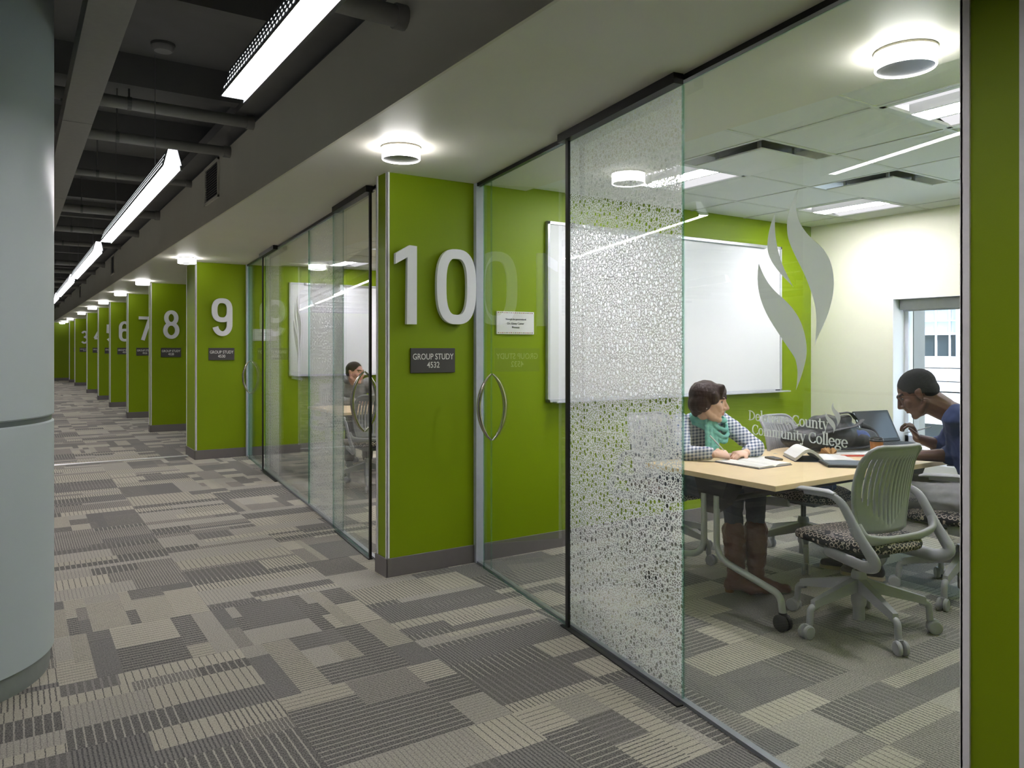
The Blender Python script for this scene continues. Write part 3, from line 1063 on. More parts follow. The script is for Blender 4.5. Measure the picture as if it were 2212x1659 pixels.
# ------------------------------------------------------------------ lamps
def pendant(y0, y1, x, label, group='linear pendant lamps'):
    """trapezoid louvred lamp body; y0 is the near end"""
    root = thing('linear_pendant', (x, (y0 + y1) / 2, 2.40), label, 'lamp', group, world_built=True)
    zb, zt = 2.40, 2.513
    xl, xr = x - 0.05, x + 0.05
    tl, tr = x - 0.016, x + 0.036
    MB().box(xl + 0.003, xr - 0.012, y0 + 0.01, y1 - 0.01, zb, zb + 0.006).build('lens', LENS, root)
    MB().box(tl + 0.006, tr - 0.006, y0 + 0.09, y1 - 0.03, zt + 0.002, zt + 0.005).build('added_uplight', emit('added_uplight_glow', (246, 250, 255), 1.5) if 'added_uplight_glow' not in MATS else MATS['added_uplight_glow'], root)  # glowing strip added on top of the lamp to brighten the dark ceiling
    h = MB()
    h.add([(xl, y0, zb), (tl, y0 + 0.06, zt), (tl, y1, zt), (xl, y1, zb)], [(0, 1, 2, 3)])
    h.add([(xr, y0, zb), (tr, y0 + 0.06, zt), (tr, y1, zt), (xr, y1, zb)], [(3, 2, 1, 0)])
    h.add([(tl, y0 + 0.06, zt), (tr, y0 + 0.06, zt), (tr, y1, zt), (tl, y1, zt)], [(0, 1, 2, 3)])
    h.box(xr - 0.012, xr, y0, y1, zb - 0.012, zb + 0.012)
    h.build('housing', mat('lamp_housing', (96, 100, 102), 0.5, 0.2), root, solid=0.003)
    ecm = emit('end_cap_glow', (244, 248, 255), 1.1) if 'end_cap_glow' not in MATS else MATS['end_cap_glow']
    e = MB()
    e.add([(xl + 0.004, y0 + 0.004, zb), (xr - 0.012, y0 + 0.004, zb), (tr - 0.004, y0 + 0.058, zt - 0.004), (tl + 0.004, y0 + 0.058, zt - 0.004)], [(0, 1, 2, 3)])
    e.build('end_cap', ecm, root)
    e = MB()
    e.add([(xl + 0.004, y1 - 0.004, zb), (xr - 0.012, y1 - 0.004, zb), (tr, y1 - 0.004, zt), (tl, y1 - 0.004, zt)], [(3, 2, 1, 0)])
    e.build('end_cap', ecm, root)
    p = MB()
    n = V((-(zt - zb), 0, (tl - xl))).normalized() * 0.003
    cnt = int((y1 - y0) / 0.034)
    for i in range(cnt):
        for rI, t in enumerate((0.24, 0.5, 0.76)):
            yy = y0 + 0.08 + i * 0.034 + 0.011 * rI
            if yy > y1 - 0.03: continue
            cx, cz = xl + (tl - xl) * t + n.x, zb + (zt - zb) * t + n.z
            r_ = 0.0062 - 0.0012 * rI
            dx, dz = (tl - xl), (zt - zb)
            Ls = math.hypot(dx, dz); dx, dz = dx / Ls, dz / Ls
            q = [(cx + dx * r_ * math.cos(g), yy + r_ * 1.1 * math.sin(g), cz + dz * r_ * math.cos(g)) for g in [PI * 2 * k / 6 for k in range(6)]]
            p.add(q, [tuple(range(6))])
    po = p.build('perforations', PERF, root)
    po['kind'] = 'stuff'
    for yy in (y0 + 0.7, y1 - 0.7):
        MB().tube([(x + 0.01, yy, zt), (x + 0.01, yy, HD)], 0.0025, 6).build('suspension_cable', mat('grey_wire', (120, 120, 120), 0.5), root)
    return root


PEND = [(-0.45, 3.17), (4.56, 8.15), (9.0, 12.72), (13.3, 17.4), (17.95, 22.0), (22.5, 26.6), (27.1, 31.2), (31.7, 36.0)]
ORD = ['nearest', 'second', 'third', 'fourth', 'fifth', 'sixth', 'seventh', 'last']
for i, (a_, b_) in enumerate(PEND):
    pendant(a_, b_, 0.741, '%s perforated linear pendant lamp of the corridor row, counted from the viewpoint' % ORD[i])
for xx in (-2.6, -5.6):
    for j, (a_, b_) in enumerate(((5.2, 8.8), (9.6, 13.2))):
        pendant(a_, b_, xx, '%s linear pendant lamp of the %s hall row beyond the column' % (ORD[j], 'closer' if xx > -4 else 'farther'), 'hall pendant lamps')


def drum(x, y, label):
    root = thing('drum_light', (x, y, HS - 0.067), label, 'lamp', 'drum lights on the soffit')
    R = 0.102
    MB().lathe([(0.0, 0.0669), (R + 0.004, 0.0669), (R + 0.004, 0.059), (0.0, 0.059)], n=40).build('canopy', mat('canopy_grey', (150, 146, 132), 0.4, 0.5), root, smooth=30)
    MB().lathe([(R, 0.059), (R, 0.004), (R - 0.003, 0.0), (R - 0.006, 0.004), (R - 0.006, 0.059)], n=40, closed=True).build('shade', DRUM, root, smooth=30)
    MB().lathe([(R - 0.0065, 0.004), (0.074, 0.026), (0.072, 0.03)], n=40).build('reflector', mat('dark_reflector', (52, 56, 62), 0.3, 0.5), root, smooth=40)
    MB().lathe([(0.0, 0.025), (0.067, 0.025), (0.0735, 0.028), (0.0735, 0.05), (0.0, 0.05)], n=40).build('lamp_disc', emit('drum_disc', (255, 253, 250), 9.0) if 'drum_disc' not in MATS else MATS['drum_disc'], root, smooth=30)
    return root


for num, y, t in DIV[1:]:
    drum(1.735, y - (0.57 if num == 10 else 0.4), 'round drum light on the soffit in front of numeral %s' % WORD[num])
drum(1.735, 37.2, 'round drum light on the soffit by the far end wall')
drum(2.69, 1.52, 'round drum light on the soffit inside room 10, above the large glass')


def troffer(x, y, label):
    root = thing('ceiling_troffer', (x, y, HC), label, 'lamp', 'recessed ceiling troffers')
    a_ = 0.3
    f = MB()
    for q in ((-a_, a_, -a_, -a_ + 0.025), (-a_, a_, a_ - 0.025, a_), (-a_, -a_ + 0.025, -a_, a_), (a_ - 0.025, a_, -a_, a_)):
        f.box(q[0], q[1], q[2], q[3], -0.002, 0.012)
    f.build('frame', TBAR, root)
    w = mat('troffer_white', (240, 242, 242), 0.4, var=0.01)
    s2 = MB()
    s2.add([(-a_ + .02, -a_ + .02, .004), (-.09, -a_ + .02, .045), (-.09, a_ - .02, .045), (-a_ + .02, a_ - .02, .004)], [(0, 3, 2, 1)])
    s2.add([(a_ - .02, -a_ + .02, .004), (.09, -a_ + .02, .045), (.09, a_ - .02, .045), (a_ - .02, a_ - .02, .004)], [(0, 1, 2, 3)])
    s2.build('reflector', emit('troffer_side_glow', (255, 250, 255), 0.72) if 'troffer_side_glow' not in MATS else MATS['troffer_side_glow'], root)  # side wells glow evenly in place of light caught from the lens
    MB().box(-.075, .075, -a_ + .02, a_ - .02, 0.0, 0.045).build('lens', TROF, root)
    r2 = MB(); r2.box(-.092, -.076, -a_ + .02, a_ - .02, -.001, .05); r2.box(.076, .092, -a_ + .02, a_ - .02, -.001, .05)
    r2.build('lens_rail', w, root)
    return root


def diffuser(x, y, label):
    root = thing('air_diffuser', (x, y, HC), label, 'vent', 'square ceiling air diffusers')
    a_ = 0.3
    MB().add([(-a_, -a_, 0), (a_, -a_, 0), (a_, a_, 0), (-a_, a_, 0), (-.17, -.17, .1), (.17, -.17, .1), (.17, .17, .1), (-.17, .17, .1)],
             [(0, 1, 5, 4), (1, 2, 6, 5), (2, 3, 7, 6), (3, 0, 4, 7)]).build('cone', mat('diffuser_grey', (214, 216, 216), 0.35, 0.2), root)
    MB().lathe([(0.0, .098), (.17, .098)], n=24).build('duct_mouth', BLACKM, root)
    MB().box(-.235, .235, -.235, .235, -.024, -.015).build('face_plate', WHITE, root, bevel=0.004)
    st = MB()
    for (px, py) in ((.15, .15), (-.15, .15), (.15, -.15), (-.15, -.15)):
        st.box(px - .008, px + .008, py - .008, py + .008, -.015, .1)
    st.build('hanger', ALU, root)


NAMES = ['behind the dotted film', 'by the cream back wall', 'at the right, cut by the green end wall', 'out of the direct view']
for i, (x, y) in enumerate(TRF):
    troffer(x, y, 'square recessed troffer lamp of room 10 ' + NAMES[i])
diffuser(3.59, 2.915, 'square white air diffuser between the two front troffers of room 10')
diffuser(4.84, 2.915, 'square white air diffuser farther back in room 10')
for i, (x, y) in enumerate(TRF9):  # more lamps than are seen here, the extra ones added to brighten the room
    troffer(x, y, 'square troffer lamp of the partly added set in the ceiling of room 9, %s, %s' % (('nearer the glass', 'by the back wall')[i // 3], ('near end', 'middle', 'far end')[i % 3]))
for k in range(3, 9):
    ya, yb = DIV[k - 1][1] + DIV[k - 1][2], DIV[k][1]
    t_ = troffer(4.2, (ya + yb) / 2, 'square troffer lamp inside the study room before numeral %s' % WORD[DIV[k][0]])
    t_.location.z = HC - 0.004

# ------------------------------------------------------------------ services under the dark ceiling
t = thing('cable_trough', (0.322, 12, 2.75), 'long grey enclosed duct hung under the dark ceiling beside the column', 'duct', world_built=True)
for k in range(13):
    ya = -3.0 + 2.75 * k
    MB().box(0.244, 0.403, ya, ya + 2.744, 2.75, 2.86).build('duct_section', DARKP, t, bevel=0.002)
    MB().box(0.235, 0.412, ya - 0.02, ya + 0.02, 2.86, 2.875).build('bracket', DARKC, t)
    MB().tube([(0.323, ya, 2.875), (0.323, ya, HD)], 0.006, 6).build('hanger_rod', DARKC, t)
PIPES = [(2.96, 2.80, 0.045), (5.40, 2.955, 0.04), (6.08, 2.90, 0.038), (7.6, 2.93, 0.03), (9.44, 2.90, 0.045), (11.15, 2.905, 0.04), (13.17, 2.96, 0.035), (15.6, 2.9, 0.045), (17.5, 2.92, 0.04), (19.8, 2.9, 0.045), (22.0, 2.92, 0.04), (25, 2.9, 0.045), (28.5, 2.9, 0.045), (32, 2.9, 0.045)]
for i, (y, z, r_) in enumerate(PIPES):
    nm = ['nearest', 'second', 'third', 'fourth', 'fifth', 'sixth', 'seventh', 'eighth', 'ninth', 'tenth', 'eleventh', 'twelfth', 'thirteenth', 'last'][i]
    p = thing('ceiling_pipe', (-3.5, y, z), '%s grey pipe crossing under the dark ceiling, counted from the viewpoint' % nm, 'pipe', 'pipes under the dark ceiling', world_built=True)
    MB().tube([(-8.9, y, z), (1.37, y, z)], r_, 14).build('pipe_run', DARKP, p, smooth=40)
    MB().tube([(1.345, y, z), (1.394, y, z)], r_ * 1.18, 14).build('end_collar', DARKP, p, smooth=40)
    for xx in (-0.4, 0.62):
        MB().tube([(xx, y, z), (xx, y, HD)], 0.006, 6).build('hanger_rod', DARKC, p)
        MB().tube([(xx - 0.012, y, z), (xx + 0.012, y, z)], r_ * 1.08, 14).build('clamp', DARKC, p)
d = thing('smoke_detector', (0.765, 5.05, 3.205), 'round pale detector on the dark ceiling between duct and pendants', 'detector')
MB().lathe([(0.0, 0.0), (0.05, 0.0), (0.062, 0.012), (0.065, 0.03), (0.0, 0.03)], n=28).build('cover', mat('detector_grey', (150, 150, 148), 0.5), d, smooth=40)
MB().lathe([(0.07, 0.03), (0.07, 0.045), (0.0, 0.045)], n=28).build('mount', DARKC, d, smooth=40)
for i, y in enumerate((6.7, 14.25, 21.5)):
    g = thing('wall_grille', (1.39, y, 2.63), '%s louvred air grille on the dark fascia' % ['nearest', 'second', 'third'][i], 'vent', 'air grilles on the fascia', world_built=True)
    f = MB()
    for q in ((y - .26, y - .235, 2.62, 2.94), (y + .235, y + .26, 2.62, 2.94), (y - .26, y + .26, 2.62, 2.64), (y - .26, y + .26, 2.92, 2.94)):
        f.box(1.381, 1.3955, q[0], q[1], q[2], q[3])
    f.build('frame', FASCIA, g)
    for k in range(13):
        z = 2.645 + k * 0.0212
        MB().add([(1.384, y - .235, z), (1.384, y + .235, z), (1.394, y + .235, z + .013), (1.394, y - .235, z + .013)], [(0, 1, 2, 3)]).build('slat', DARKP, g, solid=0.002)
    MB().box(1.3935, 1.3948, y - .235, y + .235, 2.64, 2.92).build('backing', BLACKM, g)


# ------------------------------------------------------------------ whiteboards
def whiteboard(x0, x1, y, z0, z1, label):
    root = thing('whiteboard', ((x0 + x1) / 2, y - 0.02, z0), label, 'whiteboard', world_built=True)
    MB().box(x0 + .012, x1 - .012, y - .022, y - .001, z0 + .012, z1 - .012).build('panel', BOARD, root)
    f = MB()
    for q in ((x0, x1, z0, z0 + .022), (x0, x1, z1 - .022, z1), (x0, x0 + .022, z0, z1), (x1 - .022, x1, z0, z1)):
        f.box(q[0], q[1], y - .03, y - .001, q[2], q[3])
    f.build('frame', mat('board_frame', (214, 218, 226), 0.3, 0.3), root, bevel=0.002)
    MB().box(x0 + .22, x1 - .22, y - .045, y - .03, z1 - .028, z1 - .004).build('map_rail', ALU, root, bevel=0.003)
    MB().box(x0 + .2, x0 + .225, y - .05, y - .03, z1 - .034, z1 + .002).build('rail_stop', GREYD, root)
    MB().box(x0 + .04, x1 + .05, y - .085, y - .03, z0 - .004, z0 + .008).build('pen_tray', mat('tray_aluminium', (206, 210, 220), 0.3, 0.4), root, bevel=0.004)
    MB().box(x1 - .09, x1 - .03, y - .0315, y - .03, z0 + .006, z0 + .018).build('maker_tag', INK, root)


whiteboard(3.093, 5.614, 4.30, 1.02, 2.278, 'white enamel whiteboard on the green wall of room 10')
whiteboard(3.07, 5.9, 10.12, 1.02, 2.27, 'white enamel whiteboard on the far green wall of room 9')

# ------------------------------------------------------------------ window and outdoors
w = MB()
wx = XB + 0.17
for q in ((WY0, WY1, WZ1 - .04, WZ1), (WY0, WY1, WZ0, WZ0 + .05), (WY1 - .035, WY1, WZ0, WZ1), (WY0, WY0 + .04, WZ0, WZ1), (2.3, 2.35, WZ0, WZ1)):
    w.box(wx, wx + .06, q[0], q[1], q[2], q[3])
wi = struct(w.build('window_20', mat('window_frame', (226, 230, 240), 0.4)), 'window in the cream wall behind the man')
MB().box(wx + .025, wx + .033, WY0 + .03, WY1 - .03, WZ0 + .04, WZ1 - .03).build('pane', GLASS, wi)
MB().box(XB - .02, wx, WY0 - .01, WY1, WZ0 - .03, WZ0).build('window_sill', WHITE, wi)
rv = MB(); rv.box(XB - 0.001, wx, WY1 - .004, WY1 + .001, WZ0, WZ1); rv.box(XB - 0.001, wx, WY0, WY1, WZ1 - .003, WZ1 + .001); rv.build('reveal', WHITE, wi)
sh = thing('roller_blind', (XB + .12, 2.35, 1.71), 'grey roller blind cassette at the top of the window', 'blind', world_built=True)
MB().box(XB + .08, XB + .165, WY0 + .02, WY1 - .012, 1.712, 1.795).build('cassette', mat('blind_grey', (176, 178, 180), 0.5), sh, bevel=0.004)
MB().box(XB + .10, XB + .145, WY0 + .04, WY1 - .03, 1.700, 1.714).build('hem_bar', mat('blind_grey', (176, 178, 180)), sh)
p = MB(); p.box(6.62, 6.80, 3.665, 5.2, -6, 6); p.box(6.37, 6.43, 3.60, 3.75, -6, 6)
struct(p.build('exterior_pier', mat('pier_concrete', (140, 137, 130), 0.85, var=0.1, scale=9, bump=0.1, bscale=60)), 'pale concrete pier just outside the window')

bd = thing('office_building', (30.5, 16, -6), 'white framed glass building seen through the window', 'building', world_built=True)
WB = mat('white_facade', (240, 242, 246), 0.6, var=0.02)
SPG = mat('pale_spandrel_glass', (176, 200, 228), 0.25, var=0.1, scale=0.6)
DKG = mat('dark_glazing', (44, 56, 62), 0.2, var=0.15, scale=0.5)
MB().box(30.8, 33, 8, 24, -6, 6).build('wall', DKG, bd)
for k in range(18):
    ya = 9.7 + k * 0.525
    for (z0, z1, mm) in ((1.97, 2.44, SPG), (2.47, 2.95, SPG), (3.0, 3.5, SPG), (1.06, 1.9, DKG)):
        MB().box(30.55, 30.6, ya + .03, ya + .495, z0, z1).build('pane', mm, bd)
    MB().box(30.45, 30.6, ya - .016, ya + .016, 1.0, 4.2).build('mullion', WB, bd)
for (z0, z1) in ((1.9, 1.98), (2.43, 2.47), (2.95, 3.0), (0.62, 1.06), (0.1, 0.58), (-0.3, 0.06), (-1.6, -0.36)):
    MB().box(30.3 if z1 < 1.1 else 30.42, 30.7, 8, 24, z0, z1).build('transom', WB, bd)
MB().box(30.4, 30.7, 8, 24, 3.5, 6).build('parapet', WB, bd)
MB().tube([(30.35, 15.05, 1.05), (30.35, 15.05, 3.9)], 0.11, 16).build('round_column', WB, bd, smooth=40)
g = MB(); g.box(6.5, 60, -30, 50, -6.3, -6.0); struct(g.build('exterior_ground', mat('outdoor_paving', (215, 215, 210), 0.9)), 'paving outside')
lv = thing('radiator_cover', (5.98, 2.3, 0.30), 'white slotted heater cover under the window', 'heater', world_built=True)
MB().box(5.90, XB - .001, 1.0, 3.5, 0.12, 0.36).build('front', WHITE, lv)
for k in range(8):
    MB().box(5.90 + k * 0.019, 5.909 + k * 0.019, 1.0, 3.5, 0.36, 0.5).build('slat', WHITE, lv)
MB().box(5.90, XB - .001, 2.2, 2.23, 0.36, 0.49).build('rib', GREYD, lv)


# ------------------------------------------------------------------ furniture
def leg_mesh():
    mb = MB()
    n = 8
    rings = []
    for i in range(n):
        t = i / (n - 1)
        y = 0.03 + 0.275 * t
        z = 0.222 - 0.062 * t
        hw = 0.026 - 0.009 * t
        hh = 0.030 - 0.013 * t
        rings.append([(-hw, y, z - hh), (hw, y, z - hh), (hw * 0.75, y, z + hh), (-hw * 0.75, y, z + hh)])
    vs = [p for r_ in rings for p in r_]
    fs = [(i * 4 + k, i * 4 + (k + 1) % 4, (i + 1) * 4 + (k + 1) % 4, (i + 1) * 4 + k) for i in range(n - 1) for k in range(4)]
    fs += [(3, 2, 1, 0), tuple((n - 1) * 4 + k for k in range(4))]
    mb.add(vs, fs)
    mb.tube(fillet([(0, 0.28, 0.15), (0, 0.32, 0.142), (0, 0.325, 0.065)], 0.025), 0.0165, 10)
    return mb


def chair_proto(loc, rot, label, group, lift=0.0):
    root = thing('swivel_chair', loc, label, 'chair', group, rot)
    z = lift
    MB().lathe([(0.0, .115), (0.033, .115), (0.036, .13), (0.036, .27), (0.03, .29), (0.0, .29)], n=20).build('hub', GREYP, root, smooth=40)
    MB().lathe([(0.0, .05), (0.028, .045), (0.028, .12), (0.0, .12)], n=16).build('hub_foot', GREYP, root, smooth=40)
    MB().lathe([(0.0, .28), (0.017, .28), (0.017, .42), (0.0, .42)], n=16).build('gas_lift', BLACKM, root, smooth=40)
    lm, cm = leg_mesh().mesh('leg'), None
    lm.materials.append(GREYP)
    lm.polygons.foreach_set('use_smooth', [True] * len(lm.polygons)); lm.set_sharp_from_angle(angle=math.radians(40))
    c_ = MB()
    for sx_ in (-1, 1):
        c_.lathe([(0.0, .006 * sx_), (0.026, .006 * sx_), (0.0335, .010 * sx_), (0.0335, .022 * sx_), (0.028, .027 * sx_), (0.0, .027 * sx_)], c=(0, 0.345, 0.0335), n=20, axis='x')
    c_.box(-.01, .01, .315, .35, .03, .07)
    cm = c_.mesh('caster'); cm.materials.append(GREYP)
    cm.polygons.foreach_set('use_smooth', [True] * len(cm.polygons)); cm.set_sharp_from_angle(angle=math.radians(40))
    for k in range(5):
        lo = bpy.data.objects.new('leg', lm); COL.objects.link(lo); lo.parent = root
        lo.rotation_euler = (0, 0, 2 * PI * k / 5 + 0.29)
        co = bpy.data.objects.new('caster', cm); COL.objects.link(co); co.parent = lo
        OFF[lo.name] = OFF[co.name] = V((0, 0, 0))
    # seat pan and cushion
    pan = MB()
    pan.loft([((0, 0.02, .40), (0.14, 0, 0), (0, .16, 0)), ((0, 0.02, .415), (0.2, 0, 0), (0, .21, 0)), ((0, 0.02, .435), (0.225, 0, 0), (0, .235, 0))], 28)
    pan.box(-.07, .07, -.12, .12, .375, .415)
    pan.build('seat_pan', GREYD, root, smooth=40)
    seat = MB()
    vs, n = [], 36
    prof = [(0.0, .433, 1), (.9, .433, 1), (.985, .443, 1), (1.0, .46, 1), (.975, .476, 1), (.9, .486, 1), (.6, .488, 1), (.02, .482, 1)]
    rings = []
    for (s0, zz, _) in prof:
        ring = []
        for k in range(n):
            a = 2 * PI * k / n
            ca_, sa_ = math.cos(a), math.sin(a)
            e = 0.62
            x_ = 0.25 * math.copysign(abs(ca_) ** e, ca_)
            y_ = 0.27 * math.copysign(abs(sa_) ** e, sa_)
            if y_ < 0: x_ *= 1 - 0.12 * (-y_ / 0.27)
            drop = -0.022 * max(0, y_ / 0.27) ** 3
            ring.append((x_ * max(s0, .02), 0.005 + y_ * max(s0, .02), zz + drop * s0))
        rings += ring
    fs = [(i * n + k, i * n + (k + 1) % n, (i + 1) * n + (k + 1) % n, (i + 1) * n + k) for i in range(len(prof) - 1) for k in range(n)]
    fs += [tuple(range(n - 1, -1, -1)), tuple((len(prof) - 1) * n + k for k in range(n))]
    seat.add(rings, fs)
    seat.build('seat', SEATCLOTH, root, smooth=60)

    # slotted shell back
    def S(u, v):
        zz = 0.515 + 0.42 * v
        half = 0.15 + 0.042 * math.sin(PI * (v * 0.8 + 0.05))
        yy = -0.175 - 0.065 * v + 0.03 * math.sin(PI * v) - 0.03 * max(0, v - 0.8) * 2.5 + 0.045 * u * u
        if abs(u) > 0.8 and v > 0.85: zz -= 0.02 * (abs(u) - 0.8) / 0.2 * (v - 0.85) / 0.15
        return (u * half, yy, zz)
    us = [-1.0, -0.93, -0.86]
    ns = 12
    for k in range(ns):
        a = -0.8 + 1.6 * k / (ns - 1)
        us += [a - 0.02, a + 0.02]
    us += [0.86, 0.93, 1.0]
    vr = [i / 22 for i in range(23)]
    bm_ = MB()
    nu = len(us)
    vs = [S(u, v) for v in vr for u in us]
    fs = []
    for j in range(len(vr) - 1):
        for i in range(nu - 1):
            if i >= 3 and i < nu - 4 and (i - 3) % 2 == 0:
                kk = (i - 3) // 2
                cen = abs(kk - (ns - 1) / 2) / ((ns - 1) / 2)
                vlo = 0.10 + 0.26 * cen ** 1.3
                vm = (vr[j] + vr[j + 1]) / 2
                if vlo < vm < 0.88: continue
            fs.append((j * nu + i, j * nu + i + 1, (j + 1) * nu + i + 1, (j + 1) * nu + i))
    bm_.add(vs, fs)
    bm_.build('backrest', GREYP, root, smooth=60, solid=0.009)
    rim = MB()
    rim.tube([S(-1, v) for v in vr] + [S(u, 1) for u in np.linspace(-.98, .98, 14)] + [S(1, v) for v in vr[::-1]], 0.010, 8)
    rim.build('back_rim', GREYP, root, smooth=60)
    yoke = MB()
    yoke.tube(fillet([(-.262, -.20, .575), (-.245, -.225, .52), (-.14, -.23, .498), (0, -.225, .492), (.14, -.23, .498), (.245, -.225, .52), (.262, -.20, .575)], .07), 0.015, 12, flat=2.1)
    yoke.build('yoke', GREYP, root, smooth=60)
    for sx_ in (-1, 1):
        ar = MB()
        pts = fillet([(.262, .10, .692), (.265, -.06, .70), (.268, -.13, .675), (.262, -.25, .50), (.255, -.315, .425), (.24, -.25, .392), (.2, .02, .405)], .06)
        pts = [(sx_ * p.x, p.y, p.z) for p in pts]
        ar.tube(pts, [.017 + .014 * min(1, max(0, (i - 4) / 14)) for i in range(len(pts))], 12, flat=0.5, up=(1, 0, 0))
        ar.build('armrest', GREYP, root, smooth=60)
        pd = MB(); pd.tube([(sx_ * .262, .15, .692), (sx_ * .262, .12, .70), (sx_ * .264, -.04, .71), (sx_ * .265, -.09, .705)], [.012, .026, .026, .014], 12, flat=0.45)
        pd.build('arm_pad', GREYP, root, smooth=60)
    return root


ch0 = chair_proto((3.535, 2.235, 0), math.radians(-8), 'empty grey swivel chair with slotted back at the near table corner', 'swivel chairs')
dup(ch0, (4.48, 2.2, 0), math.radians(12), 'grey swivel chair under the man in navy')
dup(ch0, (4.36, 3.15, 0), math.radians(184), 'swivel chair tucked in behind the backpack, blue bag on its seat')
dup(ch0, (3.70, 3.74, 0), math.radians(174), 'swivel chair of the woman, partly behind the dotted film')
dup(ch0, (2.98, 7.2, 0), math.radians(-3), 'empty grey swivel chair behind the glass door of room 9')
dup(ch0, (3.40, 9.15, 0), math.radians(180), 'swivel chair under the man in the grey hooded top')


def table(x0, x1, y0, y1, label):
    root = thing('study_table', ((x0 + x1) / 2, (y0 + y1) / 2, 0), label, 'table', 'maple study tables', world_built=True)
    ym = (y0 + y1) / 2
    MB().box(x0, x1, y0, y1, .692, .72).build('tabletop', MAPLE, root, bevel=0.002)
    MB().box(x0 + .14, x1 - .14, ym - .14, ym - .09, .645, .692).build('rail', BLACKM, root)
    MB().box(x0 + .14, x1 - .14, ym + .09, ym + .14, .645, .692).build('rail', BLACKM, root)
    MB().tube([(x0 + .1, ym, .56), (x1 - .1, ym, .56)], .018, 10).build('stretcher', BLACKM, root, smooth=40)
    for sx_, xx in ((1, x0 + .05), (-1, x1 - .05)):
        br = MB()
        br.add([(xx, ym - .05, .5), (xx, ym + .05, .5), (xx, ym + .12, .692), (xx, ym - .12, .692), (xx + .12 * sx_, ym - .05, .54), (xx + .12 * sx_, ym + .05, .54), (xx + .2 * sx_, ym + .1, .692), (xx + .2 * sx_, ym - .1, .692)],
               [(0, 1, 2, 3), (4, 7, 6, 5), (0, 4, 5, 1), (0, 3, 7, 4), (1, 5, 6, 2)])
        br.build('bracket', BLACKM, root)
        for sg in (-1, 1):
            yv = ym + sg * .045
            ye = ym + sg * .455
            lg = MB()
            lg.tube(fillet([(xx, yv, .60), (xx, yv, .27), (xx, ye, .175), (xx, ye + sg * .012, .085)], .09, 7), .0175, 12)
            L = lg.build('leg', mat('leg_silver', (176, 182, 176), 0.35, 0.5), root, smooth=60)
            cs = MB()
            for s2 in (-1, 1):
                cs.lathe([(0, .004 * s2), (.036, .004 * s2), (.042, .01 * s2), (.042, .022 * s2), (.034, .028 * s2), (0, .028 * s2)], c=(xx, ye + sg * .012, .042), n=20, axis='x')
            cs.lathe([(0, .035), (.02, .035), (.02, .092), (0, .092)], c=(xx, ye + sg * .012, 0), n=12)
            cs.build('caster', BLACK, L, smooth=40)
    return root


table(3.13, 5.25, 2.42, 3.345, 'maple topped study table with tubular legs in room 10')
table(2.86, 5.0, 7.62, 8.7, 'maple topped study table in room 9')

# ------------------------------------------------------------------ things on the table of room 10
ZT = 0.7205


def rotz(a, c_=(0, 0, 0)):
    return Matrix.Translation(V(c_)) @ Matrix.Rotation(a, 4, 'Z')


def open_book(loc, rot, w, h, label, lift, thick):
    root = thing('open_book', (loc[0], loc[1], ZT), label, 'book', 'open books', rot)
    for sg in (-1, 1):
        n = 12
        top, bot = [], []
        for i in range(n + 1):
            t = i / n
            z = thick[0 if sg < 0 else 1] * (math.sin(min(1, t * 3.2) * PI / 2)) * (1 - 0.35 * t) + lift[0 if sg < 0 else 1] * math.sin(PI * t * 0.9) ** 2
            top.append((sg * w * t, z + .003))
        vs = [(x, y, z) for y in (-h / 2, h / 2) for (x, z) in top] + [(x, y, max(.003, z - thick[0 if sg < 0 else 1] * .9)) for y in (-h / 2, h / 2) for (x, z) in top]
        N = n + 1
        fs, mi = [], []
        for i in range(n):
            fs.append((i, i + 1, N + i + 1, N + i)); mi.append(0)
            fs.append((2 * N + i, 3 * N + i, 3 * N + i + 1, 2 * N + i + 1)); mi.append(1)
            fs.append((i, 2 * N + i, 2 * N + i + 1, i + 1)); mi.append(1)
            fs.append((N + i, N + i + 1, 3 * N + i + 1, 3 * N + i)); mi.append(1)
        fs.append((n, 2 * N + n, 3 * N + n, N + n)); mi.append(1)
        mb = MB(); mb.add(vs, fs); mb.mi = mi
        pg = mb.build('pages', [PAPER, PAGE], root, smooth=50)
        pr = MB()
        for k in range(13):
            y = h / 2 - .025 - k * (h - .05) / 12
            for (t0, t1) in ((.16, .5), (.54, .88)):
                q = []
                for tt in (t0, t1):
                    i = int(tt * n)
                    q.append((top[i][0], top[i][1] + .0012))
                pr.add([(q[0][0], y, q[0][1]), (q[1][0], y, q[1][1]), (q[1][0], y + .005, q[1][1]), (q[0][0], y + .005, q[0][1])], [(0, 1, 2, 3) if sg > 0 else (3, 2, 1, 0)])
        pr.build('print', mat('faint_print', (218, 218, 216), 0.8), pg)
        cv = MB(); cv.box(min(0, sg * (w + .004)), max(0, sg * (w + .004)), -h / 2 - .004, h / 2 + .004, 0, .003)
        cv.build('cover', mat('book_cover', (58, 62, 86), 0.5), root)
    return root


